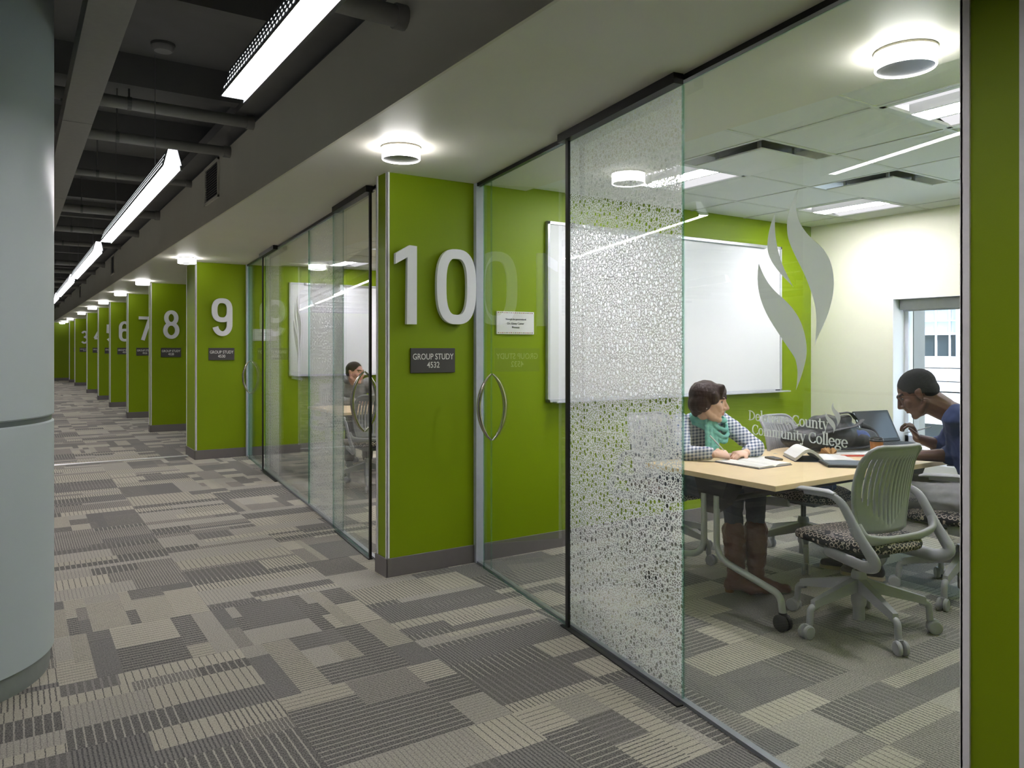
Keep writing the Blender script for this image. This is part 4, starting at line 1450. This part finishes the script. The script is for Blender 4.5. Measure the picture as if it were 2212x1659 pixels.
open_book((3.63, 2.965), 0.0, .142, .315, 'open book lying flat under the hands of the woman', (0.0, 0.0), (.010, .014))
open_book((4.115, 2.86), math.radians(-38), .18, .25, 'thick open book with arched pages in the middle of the table', (.055, .004), (.022, .010))
pp_ = MB(); pp_.box(-.11, .11, -.14, .14, 0, .0015, M=rotz(.5, (3.80, 3.13, ZT)))
tag(pp_.build('paper_sheet', PAPER), 'loose white sheet beside the woman near the phone', 'paper')
ph = thing('mobile_phone', (3.865, 3.0, ZT), 'dark mobile phone lying on the table by the flat open book', 'phone', rot=math.radians(-20))
MB().box(-.03, .03, -.055, .055, 0, .013).build('case', mat('phone_case', (92, 82, 64), 0.4), ph, bevel=0.004)
MB().box(-.026, .026, -.045, .045, .013, .0138).build('screen', mat('phone_screen', (46, 52, 58), 0.15), ph)
tb = thing('tablet_binder', (4.02, 2.625, ZT), 'flat grey tablet computer with black rim at the near table edge', 'tablet', rot=math.radians(-40))
MB().box(-.125, .125, -.10, .10, 0, .016).build('case', BLACKM, tb, bevel=0.004)
MB().box(-.11, .11, -.085, .085, .016, .0175).build('screen', mat('tablet_grey', (120, 130, 140), 0.25), tb)
pn = MB(); pn.tube([(4.30, 2.84, ZT + .008), (4.43, 2.76, ZT + .008)], .0055, 6)
tag(pn.build('red_pencil', mat('red_pencil', (214, 70, 56), 0.4)), 'red pencil beside the arched open book', 'pencil')
nk = MB()
for k in range(6):
    a = k * 1.05
    nk.add([(4.34, 2.95, ZT + .004), (4.34 + .05 * math.cos(a), 2.95 + .05 * math.sin(a), ZT + .012 + .03 * (k % 2)), (4.34 + .06 * math.cos(a + .8), 2.95 + .06 * math.sin(a + .8), ZT + .006 + .035 * ((k + 1) % 2)), (4.34 + .02 * math.cos(a + .5), 2.95 + .02 * math.sin(a + .5), ZT + .045)], [(0, 1, 2), (0, 2, 3), (0, 3, 1), (1, 3, 2)])
tag(nk.build('crumpled_napkin', mat('brown_paper', (176, 136, 84), 0.8)), 'crumpled brown paper napkin behind the open book', 'napkin')
cup = thing('coffee_cup', (4.44, 2.69, ZT), 'brown paper coffee cup with black lid', 'cup')
MB().lathe([(0, 0), (.028, 0), (.039, .105), (0, .105)], n=28).build('body', mat('cardboard_sleeve', (168, 112, 52), 0.7, c2=(130, 80, 34), scale=40), cup, smooth=40)
MB().lathe([(.041, .104), (.042, .112), (.037, .118), (.036, .126), (.032, .127), (.031, .122), (0, .122)], n=28).build('lid', mat('black_lid', (24, 22, 22), 0.35), cup, smooth=40)
lp = thing('laptop', (5.06, 2.91, ZT), 'open black laptop facing the man', 'laptop', rot=math.radians(-10))
MB().box(-.17, .17, -.125, .125, 0, .022).build('base', BLACKM, lp, bevel=0.004)
kb = MB()
for i in range(12):
    for j in range(4):
        kb.box(-.15 + i * .025, -.129 + i * .025, -.02 + j * .026, .001 + j * .026, .022, .024)
kb_o = kb.build('keys', mat('key_black', (34, 34, 36), 0.5), lp)
kb_o['kind'] = 'stuff'
scM = Matrix.Translation((0, .125, .022)) @ Matrix.Rotation(math.radians(-28), 4, 'X')
MB().box(-.17, .17, -.006, .006, 0, .235, M=scM).build('screen_lid', BLACKM, lp, bevel=0.004)
MB().box(-.152, .152, -.0075, -.006, .022, .215, M=scM).build('screen', mat('laptop_screen', (70, 72, 76), 0.12), lp)
MB().box(-.17, -.163, -.0078, -.006, .01, .22, M=scM).build('bezel_edge', ALU, lp)
cb_ = thing('clipboard', (5.02, 2.585, ZT), 'dark clipboard with white pages in front of the man', 'clipboard', rot=math.radians(24))
MB().box(-.13, .13, -.16, .16, 0, .02).build('board', mat('navy_board', (30, 34, 60), 0.5), cb_, bevel=0.003)
MB().box(-.11, .11, -.15, .14, .02, .026).build('pages', PAPER, cb_)
MB().box(-.04, .04, .13, .155, .026, .034).build('clip', ALU, cb_, bevel=0.002)
ps2 = MB(); ps2.box(-.1, .1, -.13, .13, 0, .002, M=rotz(.9, (4.55, 2.92, ZT)))
tag(ps2.build('paper_sheet', PAPER), 'loose white sheet in front of the backpack', 'paper')

# backpack
NYLON = mat('black_nylon', (24, 24, 27), 0.55, var=0.15, scale=25, bump=0.5, bscale=18)
NYBLUE = mat('blue_nylon', (36, 62, 128), 0.5, var=0.2, scale=20)


def wrinkle(a, s):
    return lambda p: a * noise.noise(V(p) * s)


bk = thing('backpack', (4.50, 3.12, ZT), 'black backpack with blue trim slumped on the table', 'backpack', world_built=True)
mb = MB()
mb.ell((4.42, 3.15, ZT + .075), (.24, .13, .078)); mb.ell((4.60, 3.08, ZT + .10), (.22, .13, .10)); mb.ell((4.55, 3.12, ZT + .17), (.17, .085, .06))
mb.cone((4.36, 3.16, ZT + .13), .045, (4.68, 3.06, ZT + .19), .05); mb.ell((4.76, 3.02, ZT + .07), (.14, .12, .07))
mb.fuse('body', NYLON, bk, .009, 3, warp=wrinkle(.012, 14))
mb = MB(); mb.ell((4.74, 2.97, ZT + .075), (.10, .055, .055)); mb.ell((4.66, 2.985, ZT + .12), (.05, .03, .025))
mb.fuse('side_pocket', NYBLUE, bk, .008, 3, warp=wrinkle(.010, 22))
for pts in (((4.30, 3.05, ZT + .10), (4.45, 2.96, ZT + .15), (4.62, 2.94, ZT + .165), (4.72, 2.96, ZT + .2)), ((4.5, 2.97, ZT + .02), (4.7, 2.90, ZT + .03), (4.82, 2.9, ZT + .06), (4.86, 2.98, ZT + .13), (4.78, 3.0, ZT + .16)), ((4.58, 3.05, ZT + .24), (4.68, 3.02, ZT + .25), (4.74, 3.02, ZT + .2))):
    MB().tube(fillet(pts, .1), .018, 8, flat=.35).build('strap', NYLON, bk, smooth=60)
# blue bag on the far chair
mb = MB(); mb.ell((4.24, 2.97, .525), (.11, .09, .05)); mb.ell((4.36, 3.02, .52), (.1, .09, .045))
bgm = mb.fuse('drawstring_bag', mat('shiny_blue_film', (34, 62, 150), 0.18, var=0.3, scale=20), None, .007, 1, warp=wrinkle(.02, 26))
tag(bgm, 'shiny crumpled blue bag on the chair seat under the table', 'bag')


# ------------------------------------------------------------------ people
def skin_mat(name, c, lips, spec=0.45):
    return [mat(name, c, spec, var=0.05, scale=14), mat(name + '_lips', lips, 0.4), mat(name + '_shade', tuple(x * 0.55 for x in c), 0.6)]


def head_geo(mb, M, s=1.0, jaw=1.0, nose_l=1.0):
    S_ = M @ Matrix.Scale(s, 4)
    E_ = lambda c, r: mb.ell(c, r, S_)
    def cn(a, ra, b_, rb): mb.cone(S_ @ V(a), ra * s, S_ @ V(b_), rb * s)
    E_((0, -.016, .032), (.074, .094, .084))
    E_((0, .022, -.01), (.064, .066, .085))
    E_((0, .030, -.052), (.052 * jaw, .054, .060))
    cn((-.034 * jaw, .028, -.078), .024, (0, .066, -.096), .0185); cn((.034 * jaw, .028, -.078), .024, (0, .066, -.096), .0185)
    cn((-.056, -.012, -.05), .018, (-.034 * jaw, .028, -.08), .022); cn((.056, -.012, -.05), .018, (.034 * jaw, .028, -.08), .022)
    cn((-.034, .074, .030), .012, (-.004, .083, .028), .012); cn((.034, .074, .030), .012, (.004, .083, .028), .012)
    cn((-.042, .052, -.014), .022, (-.03, .06, -.03), .022); cn((.042, .052, -.014), .022, (.03, .06, -.03), .022)
    cn((0, .085, .020), .008, (0, .101 + .008 * nose_l, -.022), .0115)
    cn((0, .096 + .008 * nose_l, -.026), .010, (0, .088, -.030), .011)
    E_((-.012, .092, -.027), (.0085, .010, .008)); E_((.012, .092, -.027), (.0085, .010, .008))
    E_((0, .078, -.052), (.026, .012, .020))
    cn((-.017, .083, -.049), .0045, (0, .0895, -.047), .006); cn((.017, .083, -.049), .0045, (0, .0895, -.047), .006)
    cn((-.016, .081, -.060), .005, (0, .087, -.062), .0072); cn((.016, .081, -.060), .005, (0, .087, -.062), .0072)
    for sg in (-1, 1):
        cn((sg * .074, -.008, .016), .009, (sg * .079, -.022, .018), .0085); cn((sg * .079, -.022, .018), .0085, (sg * .075, -.012, -.026), .0075)
        cn((sg * .072, -.004, .010), .008, (sg * .072, -.006, -.026), .007)
    return S_


def head_mats(Mh):
    inv = Mh.inverted()
    def f(c):
        p = inv @ V(c)
        if abs(p.x) < .024 and p.y > .074 and -.069 < p.z < -.0435 and abs(p.x) < .026 - abs(p.z + .0555) * .9: return 1
        if .014 < abs(p.x) < .048 and p.y > .055 and abs(p.z - (.033 - .18 * (abs(p.x) - .03) ** 2 * 20)) < .0048: return 2
        return 0
    return f


def eyes(parent, S_, s, iris, lid, white=None):
    for sg in (-1, 1):
        e = MB()
        c_ = S_ @ V((sg * .031,   .0625, .009))
        e.ell((0, 0, 0), (.0135 * s, .0135 * s, .0135 * s), Matrix.Translation(c_), 16, 10)
        o = e.build('eye', white or mat('eye_white', (222, 218, 212), 0.2), parent, smooth=180)
        i_ = MB()
        d = (S_.to_3x3() @ V((0, 1, -.05))).normalized()
        i_.ell((0, 0, 0), (.007 * s, .007 * s, .007 * s), Matrix.Translation(c_ + d * .0085 * s), 12, 8)
        i_.build('iris', mat(iris[0], iris[1], 0.15), o, smooth=180)
        l_ = MB()
        a = [S_ @ V((sg * .031 + .0155 * math.cos(g),   .0625 + .0125 + .002 * math.sin(g) - abs(math.cos(g)) * .006, .009 + .0088 * math.sin(g))) for g in [PI * k / 8 for k in range(9)]]
        l_.tube(a, .0028 * s, 6)
        l_.build('eyelid', lid, parent, smooth=180)


def hand_geo(mb, wrist, fwd, palm, thumb, curl=(.5, .55, .6, .65), s=1.0, tcurl=.3):
    f_ = V(fwd).normalized()
    n = V(palm); n = (n - f_ * n.dot(f_)).normalized()
    t = V(thumb); t = (t - f_ * t.dot(f_) - n * t.dot(n)).normalized()
    w = V(wrist)
    mb.loft([(w - f_ * .02 * s, t * .026 * s, n * .019 * s), (w, t * .027 * s, n * .018 * s), (w + f_ * .03 * s, t * .036 * s, n * .017 * s), (w + f_ * .07 * s, t * .041 * s, n * .015 * s), (w + f_ * .092 * s, t * .039 * s, n * .012 * s)], 16)
    for k, (off, L, r_) in enumerate(((.030, .074, .0088), (.010, .082, .009), (-.0105, .077, .0088), (-.030, .060, .0078))):
        p = w + f_ * (.088 - .006 * abs(k - 1)) * s + t * off * s
        a = 0.12
        for j, fr_ in enumerate((.45, .32, .23)):
            a += curl[k] * (1.0, 1.15, .8)[j]
            d = f_ * math.cos(a) + n * math.sin(a) + t * (off * .8)
            q = p + d.normalized() * L * fr_ * s
            mb.cone(p, r_ * s * (1 - .08 * j), q, r_ * s * (.92 - .08 * j), 10)
            p = q
    p = w + f_ * .018 * s + t * .024 * s
    d = (f_ * .75 + t * .75 + n * .25).normalized()
    q = p + d * .042 * s
    mb.cone(p, .0135 * s, q, .0108 * s, 10)
    d = (f_ * .95 + t * (.3 - tcurl) + n * (.25 + tcurl)).normalized()
    q2 = q + d * .032 * s
    mb.cone(q, .0108 * s, q2, .0092 * s, 10)
    d = (f_ * .9 + t * (.1 - tcurl) + n * (.3 + tcurl)).normalized()
    mb.cone(q2, .0092 * s, q2 + d * .024 * s, .0075 * s, 10)


def lookat(pos, fwd, up=(0, 0, 1)):
    f_ = V(fwd).normalized()
    x = f_.cross(V(up)).normalized()
    z = x.cross(f_)
    M = Matrix(((x.x, f_.x, z.x, pos[0]), (x.y, f_.y, z.y, pos[1]), (x.z, f_.z, z.z, pos[2]), (0, 0, 0, 1)))
    return M


def mid(a, b_, t=.5): return V(a) * (1 - t) + V(b_) * t


def folds(a, s, s2=None):
    return lambda p: a * noise.noise(V((p[0] * s, p[1] * s, p[2] * s * 1.6))) + a * .5 * noise.noise(V(p) * s * 2.3)


def torso_rings(pel, chest, shl, shr, k=1.0, g=0.0):
    """pelvis to shoulder line as elliptic rings; g adds cloth thickness"""
    pel, chest, shl, shr = V(pel), V(chest), V(shl), V(shr)
    ax = (shr - shl).normalized()
    sc = (shl + shr) / 2
    up = (sc - pel).normalized()
    dp = up.cross(ax).normalized()
    half = (shr - shl).length / 2
    return [(pel - up * .06, ax * (.13 * k + g), dp * (.10 * k + g)), (pel, ax * (.165 * k + g), dp * (.12 * k + g)), (mid(pel, chest, .5), ax * (.15 * k + g), dp * (.105 * k + g)),
            (chest, ax * (.168 * k + g), dp * (.118 * k + g)), (mid(chest, sc, .6), ax * (half * .97 + g), dp * (.105 * k + g)), (sc + up * .015, ax * (half * .82 + g), dp * (.075 * k + g)), (sc + up * .05, ax * (half * .4 + g * .6), dp * (.055 * k + g * .6))]


def person(name, base, label, J, headM, hs, skin, jaw, nose_l, hands, build=1.0, voxel=.0048):
    root_o = MB()
    S_ = head_geo(root_o, headM, hs, jaw, nose_l)
    nb = mid(J['shl'], J['shr']) + V((0, 0, .02))
    hb = S_ @ V((0, -.022, -.06))
    root_o.cone(nb - V((0, 0, .03)), .062 * build, hb, .052 * build * hs)
    root_o.cone(mid(nb, hb, .5), .052 * build, S_ @ V((0, -.03, -.02)), .055 * hs)
    root_o.loft(torso_rings(J['pel'], J['chest'], J['shl'], J['shr'], build * .92, -.008))
    for sd in 'lr':
        root_o.cone(J['sh' + sd], .045 * build, J['el' + sd], .036 * build)
        root_o.cone(J['el' + sd], .036 * build, mid(J['el' + sd], J['wr' + sd], .35), .036 * build)
        root_o.cone(mid(J['el' + sd], J['wr' + sd], .35), .036 * build, J['wr' + sd], .024 * build)
        root_o.cone(J['hp' + sd], .075 * build, J['kn' + sd], .05 * build)
        root_o.cone(J['kn' + sd], .05 * build, J['an' + sd], .036 * build)
    for h in hands: hand_geo(root_o, *h[0], **h[1])
    o = root_o.fuse(name, skin, None, voxel, 2, head_mats(S_))
    tag(o, label, 'person')
    return o, S_


# --- woman in the checked shirt
W = dict(pel=V((3.76, 3.68, .54)), chest=V((3.74, 3.54, .76)), shr=V((3.575, 3.49, .925)), shl=V((3.885, 3.41, .915)),
         elr=V((3.395, 3.30, .765)), wrr=V((3.50, 3.135, .765)), ell=V((3.935, 3.185, .765)), wrl=V((3.73, 3.10, .760)),
         hpr=V((3.66, 3.64, .53)), hpl=V((3.84, 3.62, .53)), knr=V((3.52, 3.02, .555)), knl=V((3.67, 2.98, .55)), anr=V((3.455, 2.94, .10)), anl=V((3.58, 2.90, .10)))
fd = V((.66, -.74, -.10))
wh = lookat((3.675, 3.34, 1.055), fd, (0.05, 0, 1))
wskin = skin_mat('fair_skin', (232, 190, 166), (206, 136, 124))
wskin[2] = mat('brown_brow', (84, 54, 42), 0.7)
wo, WS = person('person', None, 'woman in checked shirt and teal scarf writing at the table', W, wh, 1.06, wskin, .92, .9,
                [((W['wrr'], (.75, -.25, -.02), (.2, .5, -.75), (.25, .1, .9)), dict(curl=(.55, .6, .65, .7), s=.92)),
                 ((W['wrl'], (-.85, .02, -.02), (0, .25, -.95), (0.2, -.5, .75)), dict(curl=(.5, .5, .55, .6), s=.92))], .9)
eyes(wo, WS, 1.06, ('brown_iris', (60, 44, 34)), wskin[2])
hr = MB()
for c_, r_ in (((0, -.024, .042), (.087, .102, .088)), ((0, -.058, -.008), (.080, .066, .078)), ((-.066, -.035, -.006), (.024, .048, .058)), ((.066, -.035, -.006), (.024, .048, .058)), ((-.066, .022, .03), (.022, .036, .04)), ((.066, .022, .03), (.022, .036, .04)), ((0, -.072, -.055), (.05, .03, .04))):
    hr.ell(c_, r_, WS)
hr.ell((0, .046, .070), (.064, .046, .045), WS)
for k in range(7):
    x = -.058 + k * .0193
    hr.cone(WS @ V((x * .8, .062, .095)), .022, WS @ V((x, .086 - abs(x) * .45, .038 - .004 * (k % 2))), .012)
hr.fuse('hair', mat('brown_bob_hair', (58, 33, 24), 0.55, c2=(30, 18, 15), scale=16, stretch=(1, 1, .2), bump=.5, bscale=70), wo, .0055, 3, warp=lambda p: .004 * noise.noise(V((p[0] * 45, p[1] * 45, p[2] * 10))))
er = MB(); er.ell((0, 0, 0), (.005, .005, .005), Matrix.Translation(WS @ V((.080, -.012, -.034))), 10, 8); er.build('earring', WHITE, wo, smooth=180)
sh_ = MB()
sh_.loft(torso_rings(W['pel'], W['chest'], W['shl'], W['shr'], .93, .012))
for sd in 'lr':
    sh_.cone(W['sh' + sd], .062, mid(W['sh' + sd], W['el' + sd], .55), .056); sh_.cone(mid(W['sh' + sd], W['el' + sd], .55), .056, W['el' + sd], .052)
    sh_.cone(W['el' + sd], .052, mid(W['el' + sd], W['wr' + sd], .8), .038)
sh_.fuse('shirt', CHECK, wo, .008, 3, warp=folds(.008, 16))
sc_ = MB()
nk_ = mid(W['shl'], W['shr']) + V((0, 0, .06))
for k, (rr, dz, tl) in enumerate(((.074, .038, .0), (.090, .016, .016), (.104, -.010, .034), (.112, -.030, .062), (.118, -.048, .092), (.112, -.062, .122))):
    pts = []
    for i in range(29):
        a = 2 * PI * i / 28
        fx, fy = math.cos(a), math.sin(a)
        front = max(0, fx * .35 - fy * .94)
        pts.append((nk_.x + .012 + rr * fx, nk_.y - .03 + rr * fy * .92 - .02 * front, nk_.z + dz - tl * front ** 1.5 - .010 * math.sin(a * 2 + k * 1.3)))
    for i in range(28): sc_.cone(pts[i], .0145, pts[i + 1], .0145, 8)
for j in range(5):
    dx = -.085 + .021 * j
    sc_.cone((nk_.x + dx, nk_.y - .115 - .008 * (j % 2), nk_.z - .05), .0135, (nk_.x + dx - .028, nk_.y - .15 - .008 * (j % 2), nk_.z - .22), .0145)
sc_.ell((nk_.x + .01, nk_.y - .05, nk_.z - .02), (.085, .07, .05))
sc_.fuse('scarf', mat('teal_scarf', (150, 214, 206), 0.8, c2=(108, 186, 176), scale=30, bump=.4, bscale=60), wo, .0045, 1, warp=lambda p: .004 * noise.noise(V((p[0] * 30, p[1] * 30, p[2] * 70))))
jn = MB()
for sd in 'lr':
    jn.cone(W['hp' + sd], .095, W['kn' + sd], .068); jn.cone(W['kn' + sd], .066, mid(W['kn' + sd], W['an' + sd], .5), .05)
jn.ell(tuple(W['pel'] - V((0, 0, .02))), (.17, .13, .09))
jn.fuse('jeans', mat('dark_denim', (34, 46, 66), 0.8, var=0.15, scale=40), wo, .009, 3, warp=folds(.006, 15))
for sd in 'lr':
    bt = MB()
    a_, kn = W['an' + sd], W['kn' + sd]
    top = mid(a_, kn, .52)
    toe = a_ + V((.10, -.135, -.068))
    bt.cone(top, .072, mid(a_, top, .4), .058); bt.cone(mid(a_, top, .4), .058, a_ + V((0, 0, -.02)), .044)
    bt.cone(a_ + V((0, 0, -.04)), .042, a_ + V((.05, -.07, -.066)), .034); bt.cone(a_ + V((.05, -.07, -.066)), .034, toe, .024)
    bt.cone(a_ + V((-.02, .03, -.05)), .034, a_ + V((-.02, .03, -.07)), .03)
    bt.fuse('boot', mat('brown_leather', (98, 54, 34), 0.45, c2=(70, 38, 24), scale=18), wo, .007, 3, warp=folds(.007, 22))
    hl = MB(); hl.lathe([(0, 0), (.024, 0), (.03, .05), (0, .05)], c=(a_.x - .02, a_.y + .03, .002), n=14); hl.build('boot_heel', mat('heel_wood', (120, 78, 48), 0.5), wo)
pe = MB(); pe.tube([(3.575, 3.115, .772), (3.553, 3.135, .80), (3.50, 3.175, .872)], [.0015, .0042, .0042], 8)
tag(pe.build('white_pen', mat('pen_white', (226, 228, 234), 0.3)), 'slim white pen held by the woman', 'pen')

# --- man in navy
N_ = dict(pel=V((4.60, 2.10, .55)), chest=V((4.62, 2.17, .80)), shl=V((4.45, 2.205, 1.0)), shr=V((4.82, 2.33, .99)),
          ell=V((4.60, 2.285, .775)), wrl=V((4.42, 2.45, .765)), elr=V((4.90, 2.52, .775)), wrr=V((4.735, 2.60, .835)),
          hpl=V((4.50, 2.13, .53)), hpr=V((4.70, 2.17, .53)), knl=V((4.40, 2.56, .53)), knr=V((4.70, 2.62, .54)), anl=V((4.36, 2.66, .10)), anr=V((4.42, 2.84, .10)))
mh = lookat((4.485, 2.465, 1.125), V((-.42, .76, -.52)), (-.12, .2, 1))
mskin = skin_mat('dark_skin', (84, 56, 44), (96, 56, 52))
mskin[2] = mat('black_brow', (20, 16, 15), 0.8)
mo, MS = person('person', None, 'man in navy sweater bent over his notes, pen in hand', N_, mh, 1.13, mskin, 1.03, .75,
                [((N_['wrl'], (-.75, .65, -.03), (.1, .1, -1), (.6, .75, .2)), dict(curl=(.25, .25, .3, .35), s=1.08)),
                 ((N_['wrr'], (-.45, .15, .85), (-.55, .55, -.35), (-.3, -.6, .3)), dict(curl=(.75, .8, .9, .95), tcurl=.1, s=1.08))], 1.12)
eyes(mo, MS, 1.13, ('black_iris', (20, 14, 12)), mskin[2], mat('lowered_lid', (66, 44, 36), 0.5))
hr = MB(); hr.ell((0, -.024, .042), (.080, .096, .084), MS); hr.ell((0, -.058, -.002), (.068, .056, .055), MS)
hr.fuse('hair', mat('black_crop_hair', (17, 16, 18), 0.9, bump=.6, bscale=500), mo, .006, 2)
sw_ = MB()
sw_.loft(torso_rings(N_['pel'], N_['chest'], N_['shl'], N_['shr'], 1.1, .018))
for sd in 'lr':
    sw_.cone(N_['sh' + sd], .085, mid(N_['sh' + sd], N_['el' + sd], .5), .075); sw_.cone(mid(N_['sh' + sd], N_['el' + sd], .5), .075, N_['el' + sd], .06)
    sw_.cone(N_['el' + sd], .06, mid(N_['el' + sd], N_['wr' + sd], .22), .055)
sw_.fuse('sweater', mat('navy_knit', (40, 54, 92), 0.85, var=0.08, scale=60), mo, .008, 3, warp=folds(.009, 13))
tr = MB()
for sd in 'lr':
    tr.cone(N_['hp' + sd], .105, N_['kn' + sd], .082); tr.cone(N_['kn' + sd], .08, mid(N_['kn' + sd], N_['an' + sd], .92), .066)
tr.ell(tuple(N_['pel'] - V((0, 0, .02))), (.18, .15, .10))
tro = tr.fuse('sweatpants', mat('grey_jersey', (150, 150, 152), 0.9, var=0.08, scale=50), mo, .009, 3, warp=folds(.010, 12))
def shoe(parent, a_, d, m1, m2):
    d = V(d).normalized()
    s0 = MB()
    s0.cone(a_ + V((0, 0, -.01)), .045, a_ - d * .03 + V((0, 0, -.055)), .036); s0.cone(a_ + V((0, 0, -.05)), .044, a_ + d * .09 + V((0, 0, -.06)), .036)
    s0.cone(a_ + d * .09 + V((0, 0, -.06)), .036, a_ + d * .16 + V((0, 0, -.068)), .028)
    so_ = s0.fuse('shoe', m1, parent, .006, 3)
    s1 = MB()
    n = V((-d.y, d.x, 0))
    poly = [a_ - d * .065, a_ - d * .055 + n * .034, a_ + n * .04, a_ + d * .1 + n * .042, a_ + d * .17 + n * .028, a_ + d * .19, a_ + d * .17 - n * .028, a_ + d * .1 - n * .042, a_ - n * .04, a_ - d * .055 - n * .034]
    s1.prism([(p.x, p.y, .001) for p in poly], (0, 0, .02)); s1.build('sole', m2, so_)
    s2 = MB(); s2.tube([a_ + d * .05 + n * .042 + V((0, 0, -.055)), a_ + d * .05 + V((0, 0, -.022)), a_ + d * .05 - n * .042 + V((0, 0, -.055))], .007, 6); s2.build('shoe_stripe', m2, so_)
lettering('trouser_print', [('GRND', .032, 0, 0, 1)], INK, tro, (4.335, 2.42, .535), (0, 1, 0), (0, .1, -1))
shoe(mo, N_['anl'], (-.35, .9, 0), BLACKM, mat('tan_sole', (186, 170, 142), 0.6))
shoe(mo, N_['anr'], (-.55, .8, 0), BLACKM, mat('tan_sole', (186, 170, 142), 0.6))
pe = MB(); pe.tube([(4.62, 2.62, .868), (4.70, 2.585, .885), (4.80, 2.55, .905)], [.002, .0045, .0045], 8)
tag(pe.build('silver_pen', ALU), 'silver pen in the raised hand of the man', 'pen')

# --- man in the hooded top, room 9
K = dict(pel=V((3.46, 9.05, .54)), chest=V((3.47, 8.95, .78)), shr=V((3.29, 8.88, .955)), shl=V((3.67, 8.86, .955)),
         elr=V((3.18, 8.70, .77)), wrr=V((3.36, 8.52, .765)), ell=V((3.76, 8.66, .77)), wrl=V((3.55, 8.50, .765)),
         hpr=V((3.38, 9.0, .53)), hpl=V((3.56, 9.0, .53)), knr=V((3.32, 8.5, .55)), knl=V((3.52, 8.48, .55)), anr=V((3.26, 8.42, .10)), anl=V((3.46, 8.36, .10)))
kh = lookat((3.46, 8.74, 1.095), V((.50, -.85, -.05)), (.05, 0, 1))
kskin = skin_mat('light_skin', (204, 160, 136), (176, 104, 96))
kskin[2] = mat('dark_brow', (50, 38, 32), 0.8)
ko, KS = person('person', None, 'man in grey hooded top seated behind the table of room 9', K, kh, 1.12, kskin, 1.02, 1.0,
                [((K['wrr'], (.8, -.3, -.02), (.1, .2, -.9), (.2, .3, .7)), dict(curl=(.4, .45, .5, .5))),
                 ((K['wrl'], (-.85, -.05, -.02), (0, .2, -.95), (-.2, -.4, .8)), dict(curl=(.4, .45, .5, .5)))], 1.0, .0065)
eyes(ko, KS, 1.12, ('hazel_iris', (58, 48, 38)), kskin[2])
hr = MB(); hr.ell((0, -.022, .040), (.079, .095, .083), KS); hr.ell((0, -.056, 0), (.067, .055, .055), KS)
hr.fuse('hair', mat('dark_buzz_hair', (48, 38, 34), 0.9), ko, .007, 2)
hd = MB()
hd.loft(torso_rings(K['pel'], K['chest'], K['shl'], K['shr'], 1.0, .02))
for sd in 'lr':
    hd.cone(K['sh' + sd], .078, mid(K['sh' + sd], K['el' + sd], .5), .07); hd.cone(mid(K['sh' + sd], K['el' + sd], .5), .07, K['el' + sd], .062); hd.cone(K['el' + sd], .062, mid(K['el' + sd], K['wr' + sd], .92), .045)
hd.fuse('hooded_top', mat('grey_fleece', (140, 142, 140), 0.9, var=0.07, scale=50), ko, .010, 3, warp=folds(.010, 12))
ho = MB()
nb = mid(K['shl'], K['shr']) + V((0, 0, .05))
for i in range(18):
    a0, a1 = PI * (-.30 + 1.6 * i / 18), PI * (-.30 + 1.6 * (i + 1) / 18)
    f0 = lambda a: V((nb.x + .105 * math.cos(a), nb.y + .01 + .095 * math.sin(a), nb.z + .035 * math.sin(a)))
    ho.cone(f0(a0), .032, f0(a1), .032, 10)
ho.fuse('hood', mat('grey_fleece', (140, 142, 140)), ko, .008, 3, warp=folds(.008, 18))
tr = MB()
for sd in 'lr':
    tr.cone(K['hp' + sd], .10, K['kn' + sd], .075); tr.cone(K['kn' + sd], .074, mid(K['kn' + sd], K['an' + sd], .95), .06)
tr.fuse('trousers', mat('black_trousers', (24, 25, 30), 0.85), ko, .010, 3)
shoe(ko, K['anr'], (-.2, -.95, 0), mat('grey_shoe', (120, 124, 130), 0.7), WHITE)
shoe(ko, K['anl'], (.1, -.98, 0), mat('grey_shoe', (120, 124, 130), 0.7), WHITE)
